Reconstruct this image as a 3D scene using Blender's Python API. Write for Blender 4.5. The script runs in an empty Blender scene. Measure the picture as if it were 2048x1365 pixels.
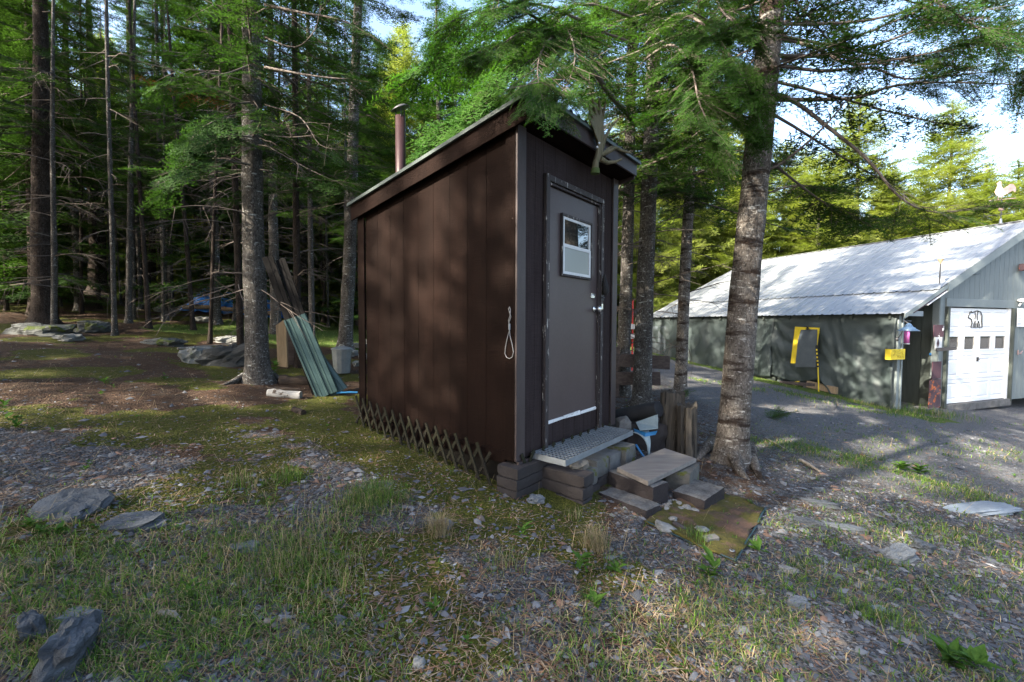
import bpy, math, random
import numpy as np
from mathutils import Vector, Matrix, noise

random.seed(7); RNG = np.random.default_rng(7)
PI = math.pi
scene = bpy.context.scene
COL = scene.collection

# ------------------------------------------------------------------ camera
CAM = np.array([0.0, 0.0, 1.5]); FPX = 880.0; PITCH = 0.0415; ROLL = -0.004
_F = np.array([0, math.cos(PITCH), -math.sin(PITCH)]); _R0 = np.array([1.0, 0, 0]); _U0 = np.cross(_R0, _F)
_R = _R0*math.cos(ROLL) - _U0*math.sin(ROLL); _U = _U0*math.cos(ROLL) + _R0*math.sin(ROLL)
cd = bpy.data.cameras.new('camera'); cam = bpy.data.objects.new('camera', cd); COL.objects.link(cam)
cd.sensor_width = 36.0; cd.lens = FPX/2048*36; cd.clip_start = 0.05; cd.clip_end = 400
cam.matrix_world = Matrix(((_R[0], _U[0], -_F[0], CAM[0]), (_R[1], _U[1], -_F[1], CAM[1]), (_R[2], _U[2], -_F[2], CAM[2]), (0, 0, 0, 1)))
scene.camera = cam

# ------------------------------------------------------------------ light
SUN_EL = math.radians(33); SUN_FROM = (-0.83, -0.56)          # sun stands behind the viewer's left shoulder
_az = math.atan2(SUN_FROM[0], SUN_FROM[1])
world = bpy.data.worlds.new('World'); scene.world = world; world.use_nodes = True
wn = world.node_tree; bg = wn.nodes['Background']
sky = wn.nodes.new('ShaderNodeTexSky'); sky.sky_type = 'NISHITA'; sky.sun_disc = False
sky.sun_elevation = SUN_EL; sky.sun_rotation = _az; sky.air_density = 1.0; sky.dust_density = 3.0; sky.ozone_density = 1.0
wn.links.new(sky.outputs[0], bg.inputs[0]); bg.inputs[1].default_value = 0.125
sl = bpy.data.lights.new('sun', 'SUN'); sl.energy = 5.0; sl.angle = math.radians(0.53); sl.color = (1.0, 0.90, 0.74)
sun = bpy.data.objects.new('sun', sl); COL.objects.link(sun)
_d = Vector((-SUN_FROM[0]*math.cos(SUN_EL), -SUN_FROM[1]*math.cos(SUN_EL), -math.sin(SUN_EL)))
sun.rotation_euler = _d.to_track_quat('-Z', 'Y').to_euler()
vs = scene.view_settings; vs.view_transform = 'Standard'; vs.look = 'None'; vs.exposure = 2.55; vs.gamma = 1.0; vs.use_curve_mapping = False
try:
    scene.cycles.max_bounces = 7; scene.cycles.diffuse_bounces = 4; scene.cycles.transmission_bounces = 4
    scene.cycles.use_denoising = True; scene.cycles.use_adaptive_sampling = True; scene.cycles.adaptive_threshold = 0.012
except Exception: pass

# ------------------------------------------------------------------ picture <-> place
def ray(px, py):
    d = _F + (px-1024)/FPX*_R - (py-682.5)/FPX*_U
    return d/d[1]
def at(px, py, Y):
    return Vector(CAM + Y*ray(px, py))
def soft(v, a, b):      # linear up to a, levels off by b
    if v <= a: return v
    t = min((v-a)/(b-a), 1.0)
    return a + (b-a)*(t - t*t/2)
def gh0(x, y):
    yy = soft(y, 19, 34); xx = -soft(-x, 19, 30); xx = soft(xx, 12, 20)
    if y < -3: yy = -3 - soft(-y-3, 2, 12)
    return -0.017 - 0.0925*xx + 0.0565*yy
def gh(x, y):
    r = math.hypot(x, y)
    a = 0.5 + min(max((y-4.5-0.6*max(x, 0))/6, 0), 1)*(2.2 if x < 0.2 else 0.6)
    n = noise.noise(Vector((x*0.7, y*0.7, 3.1)))*0.045*a + noise.noise(Vector((x*2.3, y*2.3, 7.7)))*0.018*a + noise.noise(Vector((x*7, y*7, 1.7)))*0.006
    return gh0(x, y) + n
def ground(px, py):
    d = ray(px, py); Y = 1.2
    for i in range(900):
        p = CAM + Y*d
        if p[2] <= gh(p[0], p[1]): break
        Y += 0.02 + Y*0.004
        if Y > 60: break
    p = CAM + Y*d
    return Vector((p[0], p[1], gh(p[0], p[1])))

# ------------------------------------------------------------------ mesh helpers
class MB:
    def __init__(s): s.v = []; s.f = []; s.m = []; s.sm = []
    def add(s, vs_, fs, m=0, smooth=False):
        o = len(s.v); s.v += [tuple(v) for v in vs_]
        for f in fs: s.f.append(tuple(i+o for i in f)); s.m.append(m); s.sm.append(smooth)
    def box(s, x0, x1, y0, y1, z0, z1, m=0, jit=0.0, M=None):
        vv = [Vector((x, y, z)) for z in (z0, z1) for y in (y0, y1) for x in (x0, x1)]
        if jit: vv = [v + Vector((random.uniform(-jit, jit), random.uniform(-jit, jit), random.uniform(-jit, jit))) for v in vv]
        if M is not None: vv = [M @ v for v in vv]
        s.add(vv, [(0, 2, 3, 1), (4, 5, 7, 6), (0, 1, 5, 4), (2, 6, 7, 3), (0, 4, 6, 2), (1, 3, 7, 5)], m)
        return s
    def bar(s, a, b, w, h, up=(0, 0, 1), m=0):
        a = Vector(a); b = Vector(b); d = (b-a).normalized(); up = Vector(up)
        sd = d.cross(up)
        if sd.length < 1e-4: sd = d.cross(Vector((1, 0, 0)))
        sd.normalize(); u = sd.cross(d).normalized()
        vv = [p + sd*(w/2*i) + u*(h/2*j) for p in (a, b) for j in (-1, 1) for i in (-1, 1)]
        s.add(vv, [(0, 1, 3, 2), (4, 6, 7, 5), (0, 4, 5, 1), (2, 3, 7, 6), (0, 2, 6, 4), (1, 5, 7, 3)], m); return s
    def tube(s, pts, rad, n=8, m=0, caps=True, smooth=True, wob=0.0):
        pts = [Vector(p) for p in pts]; N = len(pts)
        if not hasattr(rad, '__len__'): rad = [rad]*N
        ref = Vector((0.3, 0.2, 1)).normalized(); vv = []
        for i, p in enumerate(pts):
            d = (pts[min(i+1, N-1)] - pts[max(i-1, 0)]).normalized()
            if abs(d.dot(ref)) > 0.95: ref = Vector((1, 0.1, 0))
            a = d.cross(ref).normalized(); b = a.cross(d)
            for k in range(n):
                t = 2*PI*k/n; r = rad[i]*(1 + (random.uniform(-wob, wob) if wob else 0))
                vv.append(p + a*(r*math.cos(t)) + b*(r*math.sin(t)))
        ff = [(i*n+k, i*n+(k+1) % n, (i+1)*n+(k+1) % n, (i+1)*n+k) for i in range(N-1) for k in range(n)]
        s.add(vv, ff, m, smooth)
        if caps:
            s.add([vv[k] for k in range(n)], [tuple(range(n))], m); s.add([vv[(N-1)*n+k] for k in range(n)], [tuple(reversed(range(n)))], m)
        return s
    def lathe(s, prof, n=24, m=0, c=(0, 0, 0), smooth=True):
        vv = []; c = Vector(c)
        for r, z in prof:
            for k in range(n): t = 2*PI*k/n; vv.append(c + Vector((r*math.cos(t), r*math.sin(t), z)))
        ff = [(i*n+k, i*n+(k+1) % n, (i+1)*n+(k+1) % n, (i+1)*n+k) for i in range(len(prof)-1) for k in range(n)]
        s.add(vv, ff, m, smooth); return s
    def prism(s, poly, z0, z1, m=0, M=None):      # poly in xy, extruded in z
        n = len(poly); vv = [Vector((x, y, z)) for z in (z0, z1) for x, y in poly]
        if M is not None: vv = [M @ v for v in vv]
        s.add(vv, [tuple(reversed(range(n))), tuple(range(n, 2*n))] + [(i, (i+1) % n, (i+1) % n+n, i+n) for i in range(n)], m); return s
    def build(s, name, mats, parent=None, bevel=0.0):
        me = bpy.data.meshes.new(name); me.from_pydata([tuple(v) for v in s.v], [], s.f)
        if not isinstance(mats, (list, tuple)): mats = [mats]
        for m in mats: me.materials.append(m)
        me.polygons.foreach_set('material_index', s.m); me.polygons.foreach_set('use_smooth', s.sm); me.update()
        o = bpy.data.objects.new(name, me); COL.objects.link(o)
        if parent is not None: o.parent = parent
        if bevel:
            b = o.modifiers.new('edge', 'BEVEL'); b.width = bevel; b.segments = 1; b.limit_method = 'ANGLE'
        return o
def np_mesh(name, V, T, mats, mi=None, parent=None, col=None, smooth=False):
    V = np.asarray(V, np.float32); T = np.asarray(T, np.int32)
    me = bpy.data.meshes.new(name); me.vertices.add(len(V)); me.vertices.foreach_set('co', V.ravel())
    k = T.shape[1]; me.loops.add(T.size); me.loops.foreach_set('vertex_index', T.ravel())
    me.polygons.add(len(T)); me.polygons.foreach_set('loop_start', np.arange(0, T.size, k, dtype=np.int32))
    me.polygons.foreach_set('loop_total', np.full(len(T), k, np.int32))
    if mi is not None: me.polygons.foreach_set('material_index', np.asarray(mi, np.int32))
    if smooth: me.polygons.foreach_set('use_smooth', np.ones(len(T), bool))
    for m in (mats if isinstance(mats, (list, tuple)) else [mats]): me.materials.append(m)
    if col is not None:
        a = me.color_attributes.new('col', 'FLOAT_COLOR', 'POINT'); c = np.ones((len(V), 4), np.float32); c[:, :3] = col
        a.data.foreach_set('color', c.ravel())
    me.update(calc_edges=True); me.validate()
    o = bpy.data.objects.new(name, me); COL.objects.link(o)
    if parent is not None: o.parent = parent
    return o
def empty(name, loc=(0, 0, 0), rz=0.0, parent=None):
    o = bpy.data.objects.new(name, None); COL.objects.link(o); o.location = loc; o.rotation_euler = (0, 0, rz); o.empty_display_size = 0.1
    if parent is not None: o.parent = parent
    return o
def tag(o, label, cat, group=None):
    o['label'] = label; o['category'] = cat
    if group: o['group'] = group
    return o
def kind(o, k): o['kind'] = k; return o
def share(name, src, parent=None, loc=None, rot=None, scale=None):
    o = bpy.data.objects.new(name, src.data); COL.objects.link(o)
    if parent is not None: o.parent = parent
    if loc is not None: o.location = loc
    if rot is not None: o.rotation_euler = rot
    if scale is not None: o.scale = scale
    return o

# ------------------------------------------------------------------ materials
class NT:
    def __init__(s, name):
        s.mat = bpy.data.materials.new(name); s.mat.use_nodes = True; s.t = s.mat.node_tree
        s.b = s.t.nodes['Principled BSDF']; s.o = s.t.nodes['Material Output']
    def n(s, k, **kw):
        nd = s.t.nodes.new('ShaderNode'+k)
        for a, b in kw.items(): setattr(nd, a, b)
        return nd
    def l(s, a, b): s.t.links.new(a, b)
    def coord(s, scale=(1, 1, 1), world_=False):
        mp = s.n('Mapping'); mp.inputs['Scale'].default_value = scale
        if world_: s.l(s.n('NewGeometry').outputs['Position'], mp.inputs[0])
        else: s.l(s.n('TexCoord').outputs['Object'], mp.inputs[0])
        return mp.outputs[0]
    def noise(s, vec, scale, detail=4, rough=0.6, dist=0.0):
        q = s.n('TexNoise'); q.inputs['Scale'].default_value = scale; q.inputs['Detail'].default_value = detail
        q.inputs['Roughness'].default_value = rough; q.inputs['Distortion'].default_value = dist; s.l(vec, q.inputs['Vector']); return q.outputs[0]
    def ramp(s, fac, stops, interp='LINEAR'):
        r = s.n('ValToRGB'); r.color_ramp.interpolation = interp; e = r.color_ramp.elements
        while len(e) < len(stops): e.new(0.5)
        for i, (p, c) in enumerate(stops):
            e[i].position = p
            if not hasattr(c, '__len__'): c = (c, c, c)
            e[i].color = (*c[:3], 1)
        s.l(fac, r.inputs[0]); return r.outputs[0]
    def mix(s, fac, a, b, mode='MIX'):
        m = s.n('Mix', data_type='RGBA', blend_type=mode)
        for sock, v in ((m.inputs['Factor'], fac), (m.inputs[6], a), (m.inputs[7], b)):
            if hasattr(v, 'is_linked') or hasattr(v, 'links'): s.l(v, sock)
            elif hasattr(v, '__len__'): sock.default_value = (*v[:3], 1)
            else: sock.default_value = v
        return m.outputs[2]
    def math(s, op, a, b=0.5):
        m = s.n('Math', operation=op)
        for i, v in enumerate((a, b)):
            if hasattr(v, 'links'): s.l(v, m.inputs[i])
            else: m.inputs[i].default_value = v
        return m.outputs[0]
    def bump(s, h, strength=0.4, dist=0.02):
        b = s.n('Bump'); b.inputs['Strength'].default_value = strength; b.inputs['Distance'].default_value = dist
        s.l(h, b.inputs['Height']); s.l(b.outputs[0], s.b.inputs['Normal'])
    def base(s, c):
        if hasattr(c, 'links'): s.l(c, s.b.inputs['Base Color'])
        else: s.b.inputs['Base Color'].default_value = (*c[:3], 1)
    def set(s, rough=0.8, metal=0.0, spec=0.3):
        s.b.inputs['Roughness'].default_value = rough; s.b.inputs['Metallic'].default_value = metal; s.b.inputs['Specular IOR Level'].default_value = spec
        return s
def surf(name, c1, c2, scale=6, stretch=(1, 1, 1), rough=0.8, metal=0.0, bump=0.3, bd=0.01, spots=None, spot_scale=14, spot_at=0.66, spec=0.3, fine=60, rnd=0.0):
    """two-tone weathered surface with a fine grain; optional spots of a third colour (wear, lichen, rust)"""
    t = NT(name).set(rough, metal, spec); co = t.coord(stretch)
    n1 = t.noise(co, scale, 5); n2 = t.noise(co, fine, 3, 0.7)
    c = t.mix(t.ramp(n1, [(0.3, 0.0), (0.72, 1.0)]), c1, c2)
    c = t.mix(0.35, c, t.ramp(n2, [(0.25, 0.35), (0.75, 1.0)]), 'MULTIPLY')
    if spots is not None:
        n3 = t.noise(t.coord((stretch[0], stretch[1], stretch[2])), spot_scale, 6, 0.65)
        c = t.mix(t.ramp(n3, [(spot_at, 0.0), (spot_at+0.05, 1.0)]), c, spots)
    if rnd:
        oi = t.n('ObjectInfo'); c = t.mix(rnd, c, t.ramp(oi.outputs['Random'], [(0, 0.25), (1, 1.0)]), 'MULTIPLY')
    t.base(c); t.bump(t.math('ADD', n1, t.math('MULTIPLY', n2, 0.6)), bump, bd)
    return t.mat
M = {}

def siding(name, c1, c2):
    t = NT(name).set(0.8, 0, 0.05); n1 = t.noise(t.coord((1.6, 1.6, 0.5)), 2.2, 6, 0.6); n2 = t.noise(t.coord((2, 2, 60)), 3.0, 3, 0.6); n3 = t.noise(t.coord((14, 14, 0.9)), 4, 4, 0.7)
    c = t.mix(t.ramp(n1, [(0.3, 0), (0.75, 1)]), c1, c2); c = t.mix(0.6, c, t.ramp(n3, [(0.3, 0.45), (0.7, 1.0)]), 'MULTIPLY'); c = t.mix(0.45, c, t.ramp(n2, [(0.35, 0.5), (0.65, 1.0)]), 'MULTIPLY')
    c = t.mix(t.ramp(t.noise(t.coord((3, 3, 3)), 9, 5, 0.7), [(0.70, 0), (0.76, 0.6)]), c, (0.10, 0.085, 0.075))
    t.base(c); t.bump(t.math('ADD', n2, t.math('MULTIPLY', n3, 0.7)), 0.55, 0.006); return t.mat
M['brown'] = siding('shade_darkened_brown_siding', (0.0080, 0.0045, 0.0036), (0.0165, 0.0088, 0.0068))  # same siding as the front, colour darkened for the forest side's dimmer light
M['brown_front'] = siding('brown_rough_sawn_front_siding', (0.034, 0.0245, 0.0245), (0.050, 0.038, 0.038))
M['brown_trim'] = surf('dark_brown_trim_paint', (0.043, 0.032, 0.032), (0.056, 0.043, 0.043), 4, (4, 4, 1), 0.5, bump=0.25, bd=0.003)
M['brown_door'] = surf('satin_brown_door_paint', (0.062, 0.045, 0.045), (0.074, 0.055, 0.055), 2, rough=0.42, bump=0.08, bd=0.002, spec=0.4)
M['peel'] = surf('brown_paint_peeling_to_grey_wood', (0.030, 0.024, 0.025), (0.040, 0.032, 0.033), 4, (6, 6, 1.2), 0.6, bump=0.5, bd=0.004, spots=(0.42, 0.40, 0.37), spot_scale=7, spot_at=0.60)
M['white_peel'] = surf('white_primer_strip', (0.62, 0.62, 0.62), (0.7, 0.7, 0.7), 8, rough=0.6, spots=(0.06, 0.05, 0.05), spot_scale=16, spot_at=0.6)
M['wood_grey'] = surf('weathered_grey_wood', (0.13, 0.118, 0.108), (0.22, 0.20, 0.185), 3, (1.2, 12, 12), 0.85, bump=0.5, bd=0.004, fine=18)
M['wood_fresh'] = surf('pale_weathered_board', (0.22, 0.16, 0.10), (0.34, 0.25, 0.16), 3, (10, 10, 1), 0.8, bump=0.4, bd=0.003, fine=20)
M['wood_dark'] = surf('dark_weathered_board', (0.045, 0.035, 0.035), (0.10, 0.08, 0.075), 3, (1.5, 10, 10), 0.85, bump=0.5, bd=0.004, fine=20)
M['post_wood'] = surf('old_timber_split_grain', (0.035, 0.030, 0.026), (0.115, 0.100, 0.082), 4, (9, 9, 0.8), 0.9, bump=1.0, bd=0.02, fine=22, spots=(0.012, 0.011, 0.010), spot_scale=3, spot_at=0.56)
M['block'] = surf('brown_painted_block', (0.026, 0.022, 0.022), (0.042, 0.036, 0.036), 6, rough=0.9, bump=0.7, bd=0.006, spots=(0.30, 0.29, 0.27), spot_scale=9, spot_at=0.69)
M['block_moss'] = surf('concrete_block_with_moss', (0.075, 0.072, 0.066), (0.13, 0.127, 0.118), 7, rough=0.95, bump=0.8, bd=0.008, spots=(0.07, 0.075, 0.015), spot_scale=6, spot_at=0.56)
M['concrete'] = surf('grey_concrete', (0.075, 0.073, 0.072), (0.15, 0.148, 0.145), 8, rough=0.95, bump=0.8, bd=0.006, spots=(0.08, 0.07, 0.06), spot_scale=5, spot_at=0.62)
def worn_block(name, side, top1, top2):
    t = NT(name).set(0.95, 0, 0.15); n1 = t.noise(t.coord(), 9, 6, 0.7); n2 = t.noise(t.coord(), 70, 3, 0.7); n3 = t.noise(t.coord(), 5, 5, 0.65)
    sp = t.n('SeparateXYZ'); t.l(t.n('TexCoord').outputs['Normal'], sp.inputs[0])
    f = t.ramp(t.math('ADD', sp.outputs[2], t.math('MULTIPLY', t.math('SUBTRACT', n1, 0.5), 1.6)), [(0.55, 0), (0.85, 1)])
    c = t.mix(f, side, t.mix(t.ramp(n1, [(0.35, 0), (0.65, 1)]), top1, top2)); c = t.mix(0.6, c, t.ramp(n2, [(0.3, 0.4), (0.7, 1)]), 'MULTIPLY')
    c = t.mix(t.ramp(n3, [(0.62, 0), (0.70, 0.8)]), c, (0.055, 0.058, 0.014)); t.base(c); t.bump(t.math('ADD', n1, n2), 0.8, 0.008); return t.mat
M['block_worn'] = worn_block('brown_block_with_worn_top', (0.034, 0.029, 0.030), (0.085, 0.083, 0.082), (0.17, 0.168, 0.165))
M['rubble'] = surf('broken_pale_concrete', (0.14, 0.14, 0.135), (0.24, 0.24, 0.235), 12, rough=0.95, bump=0.8, bd=0.006)
M['galv'] = surf('galvanised_steel', (0.20, 0.225, 0.25), (0.29, 0.32, 0.35), 10, rough=0.5, metal=0.55, bump=0.1, bd=0.002, spots=(0.25, 0.13, 0.06), spot_scale=6, spot_at=0.74)
M['roof_green'] = surf('dark_green_metal_edge', (0.07, 0.09, 0.085), (0.10, 0.12, 0.115), 5, rough=0.4, metal=0.3, bump=0.05)
M['pipe_red'] = surf('maroon_stove_pipe', (0.028, 0.014, 0.015), (0.042, 0.020, 0.021), 4, (5, 5, 1), 0.45, metal=0.2, bump=0.1, spots=(0.42, 0.40, 0.38), spot_scale=5, spot_at=0.7)
M['dark_metal'] = surf('dark_steel', (0.05, 0.05, 0.055), (0.085, 0.085, 0.09), 8, rough=0.5, metal=0.5, bump=0.1)
M['chrome'] = surf('bright_metal', (0.62, 0.63, 0.65), (0.75, 0.76, 0.78), 8, rough=0.25, metal=0.9, bump=0.05)
M['white'] = surf('white_paint', (0.74, 0.75, 0.76), (0.80, 0.81, 0.82), 2, rough=0.45, bump=0.04, bd=0.002)
M['sash'] = surf('white_aluminium_sash', (0.55, 0.56, 0.57), (0.66, 0.67, 0.68), 8, rough=0.4, bump=0.05)
M['black'] = surf('black_cloth', (0.010, 0.010, 0.011), (0.022, 0.021, 0.022), 8, rough=0.8, bump=0.5)
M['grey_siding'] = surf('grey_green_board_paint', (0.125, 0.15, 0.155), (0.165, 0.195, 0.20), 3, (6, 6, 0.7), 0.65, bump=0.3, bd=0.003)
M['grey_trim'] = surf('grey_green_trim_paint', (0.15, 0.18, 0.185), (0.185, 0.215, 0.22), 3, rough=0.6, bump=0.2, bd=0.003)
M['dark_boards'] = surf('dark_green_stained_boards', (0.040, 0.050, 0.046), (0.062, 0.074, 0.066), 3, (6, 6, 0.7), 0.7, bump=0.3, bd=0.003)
M['tarp'] = surf('grey_green_tarpaulin', (0.036, 0.049, 0.050), (0.054, 0.070, 0.070), 2, rough=0.55, bump=0.25, bd=0.01, spec=0.35, fine=25)
M['tin'] = surf('ribbed_zinc_roofing', (0.24, 0.26, 0.275), (0.33, 0.35, 0.365), 3, (1, 4, 1), 0.45, metal=0.35, bump=0.06, bd=0.004, spots=(0.17, 0.185, 0.20), spot_scale=2.2, spot_at=0.58)
M['green_tin'] = surf('green_ribbed_sheet', (0.034, 0.062, 0.060), (0.050, 0.085, 0.082), 3, rough=0.33, metal=0.35, bump=0.05, bd=0.003)
M['yellow'] = surf('yellow_painted_board', (0.62, 0.46, 0.02), (0.70, 0.54, 0.04), 6, rough=0.6, bump=0.1)
M['blue_tarp'] = surf('bright_blue_tarp', (0.015, 0.13, 0.50), (0.03, 0.20, 0.62), 6, rough=0.45, bump=0.5, bd=0.02)
M['tarp_pale'] = surf('pale_grey_blue_sheet', (0.22, 0.27, 0.28), (0.30, 0.36, 0.37), 5, rough=0.6, bump=0.3)
M['roll_black'] = surf('black_roofing_felt', (0.018, 0.019, 0.022), (0.032, 0.033, 0.037), 8, rough=0.7, bump=0.4)
M['blue_plastic'] = surf('blue_plastic', (0.02, 0.13, 0.30), (0.03, 0.17, 0.36), 5, rough=0.4)
M['antler'] = surf('weathered_bone_with_algae', (0.10, 0.085, 0.048), (0.18, 0.152, 0.092), 4, (8, 8, 1.5), 0.8, bump=0.7, bd=0.006, spots=(0.045, 0.058, 0.016), spot_scale=5, spot_at=0.58)
M['antler_burr'] = surf('green_algae_burr', (0.05, 0.08, 0.02), (0.10, 0.13, 0.04), 20, rough=0.9, bump=0.8)
M['slate'] = surf('layered_slate', (0.045, 0.052, 0.062), (0.105, 0.118, 0.136), 4, (1, 1, 6), 0.75, bump=1.0, bd=0.02, spots=(0.17, 0.10, 0.05), spot_scale=4, spot_at=0.67)
M['slate_pale'] = surf('pale_blue_slate', (0.095, 0.108, 0.125), (0.18, 0.197, 0.215), 4, (1, 1, 5), 0.8, bump=1.0, bd=0.02)
M['boulder'] = surf('mossy_grey_boulder', (0.055, 0.06, 0.06), (0.11, 0.115, 0.11), 4, rough=0.95, bump=1.0, bd=0.03, spots=(0.055, 0.075, 0.012), spot_scale=2.5, spot_at=0.57)
M['birch'] = surf('white_birch_bark', (0.20, 0.195, 0.185), (0.34, 0.33, 0.315), 5, (1, 1, 1), 0.8, bump=0.6, spots=(0.06, 0.045, 0.035), spot_scale=11, spot_at=0.56)
M['log'] = surf('dark_rotten_log', (0.035, 0.026, 0.020), (0.085, 0.06, 0.045), 5, (1, 6, 6), 0.95, bump=1.0, bd=0.02)
M['pink'] = surf('pink_plastic', (0.45, 0.10, 0.30), (0.52, 0.14, 0.36), 5, rough=0.3)
M['lamp_blue'] = surf('blue_grey_enamel', (0.05, 0.09, 0.16), (0.07, 0.12, 0.2), 5, rough=0.35)
M['rust'] = surf('rusty_plate', (0.055, 0.035, 0.045), (0.10, 0.06, 0.065), 5, rough=0.8, spots=(0.42, 0.11, 0.03), spot_scale=7, spot_at=0.56)
M['maroon'] = surf('maroon_painted_sign', (0.055, 0.025, 0.035), (0.075, 0.035, 0.045), 6, rough=0.7)
M['maroon_flake'] = surf('maroon_sign_flaking_white', (0.055, 0.025, 0.035), (0.075, 0.035, 0.045), 6, rough=0.7, spots=(0.72, 0.72, 0.72), spot_scale=5, spot_at=0.60)
M['ink'] = surf('black_ink', (0.02, 0.02, 0.02), (0.03, 0.03, 0.03), 6, rough=0.6)
M['ink_faint'] = surf('faded_marker', (0.36, 0.25, 0.03), (0.42, 0.3, 0.04), 6, rough=0.6)
M['rope_steel'] = surf('grey_wire_rope', (0.20, 0.20, 0.21), (0.32, 0.32, 0.33), 30, rough=0.5, metal=0.5)
M['paper'] = surf('white_notice', (0.70, 0.72, 0.74), (0.76, 0.77, 0.78), 3, rough=0.7)
M['copper'] = surf('weathered_copper', (0.28, 0.20, 0.20), (0.38, 0.28, 0.27), 8, rough=0.6, metal=0.4)
M['orange'] = surf('orange_plastic', (0.55, 0.13, 0.03), (0.6, 0.16, 0.04), 6, rough=0.5)
M['red'] = surf('red_handle', (0.42, 0.03, 0.03), (0.48, 0.05, 0.04), 6, rough=0.5)
M['dark_inside'] = surf('inside_shade_black', (0.012, 0.011, 0.010), (0.02, 0.018, 0.016), 5, rough=1.0, spec=0.05)  # near-black standing in for the shade inside and beneath the buildings
M['hose'] = surf('blue_green_piping', (0.010, 0.032, 0.042), (0.016, 0.048, 0.060), 9, rough=0.5)
M['wood_pale'] = surf('pale_grey_board', (0.42, 0.41, 0.40), (0.52, 0.51, 0.50), 4, (1, 8, 8), 0.8, bump=0.3)
M['wood_stick'] = surf('bleached_stick', (0.16, 0.13, 0.105), (0.33, 0.30, 0.26), 6, rough=0.9, bump=0.5)
M['board_black'] = surf('shade_darkened_board', (0.007, 0.0068, 0.007), (0.016, 0.015, 0.015), 4, (10, 10, 1), 0.9, bump=0.4, bd=0.004, spec=0.03)  # the leaning boards' shade is put into this near-black colour
M['galv_dull'] = surf('dull_galvanised_steel', (0.17, 0.19, 0.20), (0.25, 0.27, 0.28), 8, rough=0.55, metal=0.4, bump=0.2)
M['slate_blue'] = surf('flat_blue_slate', (0.13, 0.16, 0.20), (0.19, 0.225, 0.265), 5, rough=0.85, bump=0.5, bd=0.008)
M['boulder_grey'] = surf('grey_boulder', (0.13, 0.135, 0.13), (0.22, 0.225, 0.215), 5, rough=0.95, bump=1.0, bd=0.02, spots=(0.05, 0.065, 0.015), spot_scale=3, spot_at=0.62)
M['boulder_dark'] = surf('dark_slate_boulder', (0.028, 0.030, 0.032), (0.06, 0.064, 0.066), 4, (1, 1, 3), 0.9, bump=1.0, bd=0.03, spots=(0.05, 0.065, 0.012), spot_scale=2.5, spot_at=0.64)
M['mat_moss'] = surf('mossy_rubber_mat', (0.036, 0.036, 0.007), (0.085, 0.070, 0.013), 5, rough=1.0, bump=1.0, bd=0.02, spots=(0.075, 0.045, 0.032), spot_scale=4, spot_at=0.52, fine=45)

def glass(name, tint=(0.8, 0.85, 0.85), rough=0.02, frost=False):
    t = NT(name); t.b.inputs['Base Color'].default_value = (0.02, 0.022, 0.022, 1) if not frost else (0.13, 0.15, 0.145, 1)
    t.b.inputs['Roughness'].default_value = rough; t.b.inputs['Specular IOR Level'].default_value = 1.0; t.b.inputs['IOR'].default_value = 1.7
    return t.mat
M['pane'] = glass('dark_window_glass'); M['pane_frost'] = glass('frosted_glass', rough=0.35, frost=True)

def bark(name, c1, c2, spot, spot_at, bands=0.0, rough_scale=1.0):
    t = NT(name).set(0.95, 0, 0.12); co = t.coord((1, 1, 0.6)); cb = t.coord((0.8, 0.8, 3.0))
    n1 = t.noise(co, 7*rough_scale, 7, 0.7); n2 = t.noise(t.coord((4, 4, 2.0)), 13, 5, 0.75); n3 = t.noise(cb, 9, 6, 0.7); n5 = t.noise(t.coord((1, 1, 1)), 38, 3, 0.6)
    c = t.mix(t.ramp(n1, [(0.35, 0.0), (0.66, 1.0)]), c1, c2)
    c = t.mix(0.85, c, t.ramp(n2, [(0.36, 0.18), (0.60, 1.0)]), 'MULTIPLY')
    c = t.mix(t.ramp(n3, [(spot_at, 0), (spot_at+0.05, 0.9)]), c, spot)
    c = t.mix(t.ramp(n5, [(0.60, 0), (0.68, 0.55)]), c, spot)
    if bands:
        n4 = t.noise(t.coord((0.5, 0.5, 3.0)), 2.6, 4, 0.6)
        c = t.mix(t.ramp(n4, [(0.53, 0), (0.60, bands)]), c, (0.030, 0.019, 0.014))
    oi = t.n('ObjectInfo'); c = t.mix(0.5, c, t.ramp(oi.outputs['Random'], [(0, 0.70), (1, 1.0)]), 'MULTIPLY')
    t.base(c); t.bump(t.math('ADD', n1, n2), 1.0, 0.03); return t.mat
M['bark_grey'] = bark('grey_fir_bark_with_lichen', (0.064, 0.057, 0.052), (0.150, 0.138, 0.126), (0.36, 0.375, 0.37), 0.59)
M['bark_band'] = bark('banded_fir_bark', (0.125, 0.106, 0.093), (0.26, 0.235, 0.21), (0.48, 0.47, 0.445), 0.585, bands=0.9)
M['bark_brown'] = bark('brown_spruce_bark', (0.034, 0.025, 0.021), (0.080, 0.062, 0.052), (0.14, 0.14, 0.125), 0.66, rough_scale=1.6)
M['limb'] = surf('grey_brown_dead_limb', (0.075, 0.060, 0.052), (0.16, 0.135, 0.12), 6, rough=0.95, bump=0.3)

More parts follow.
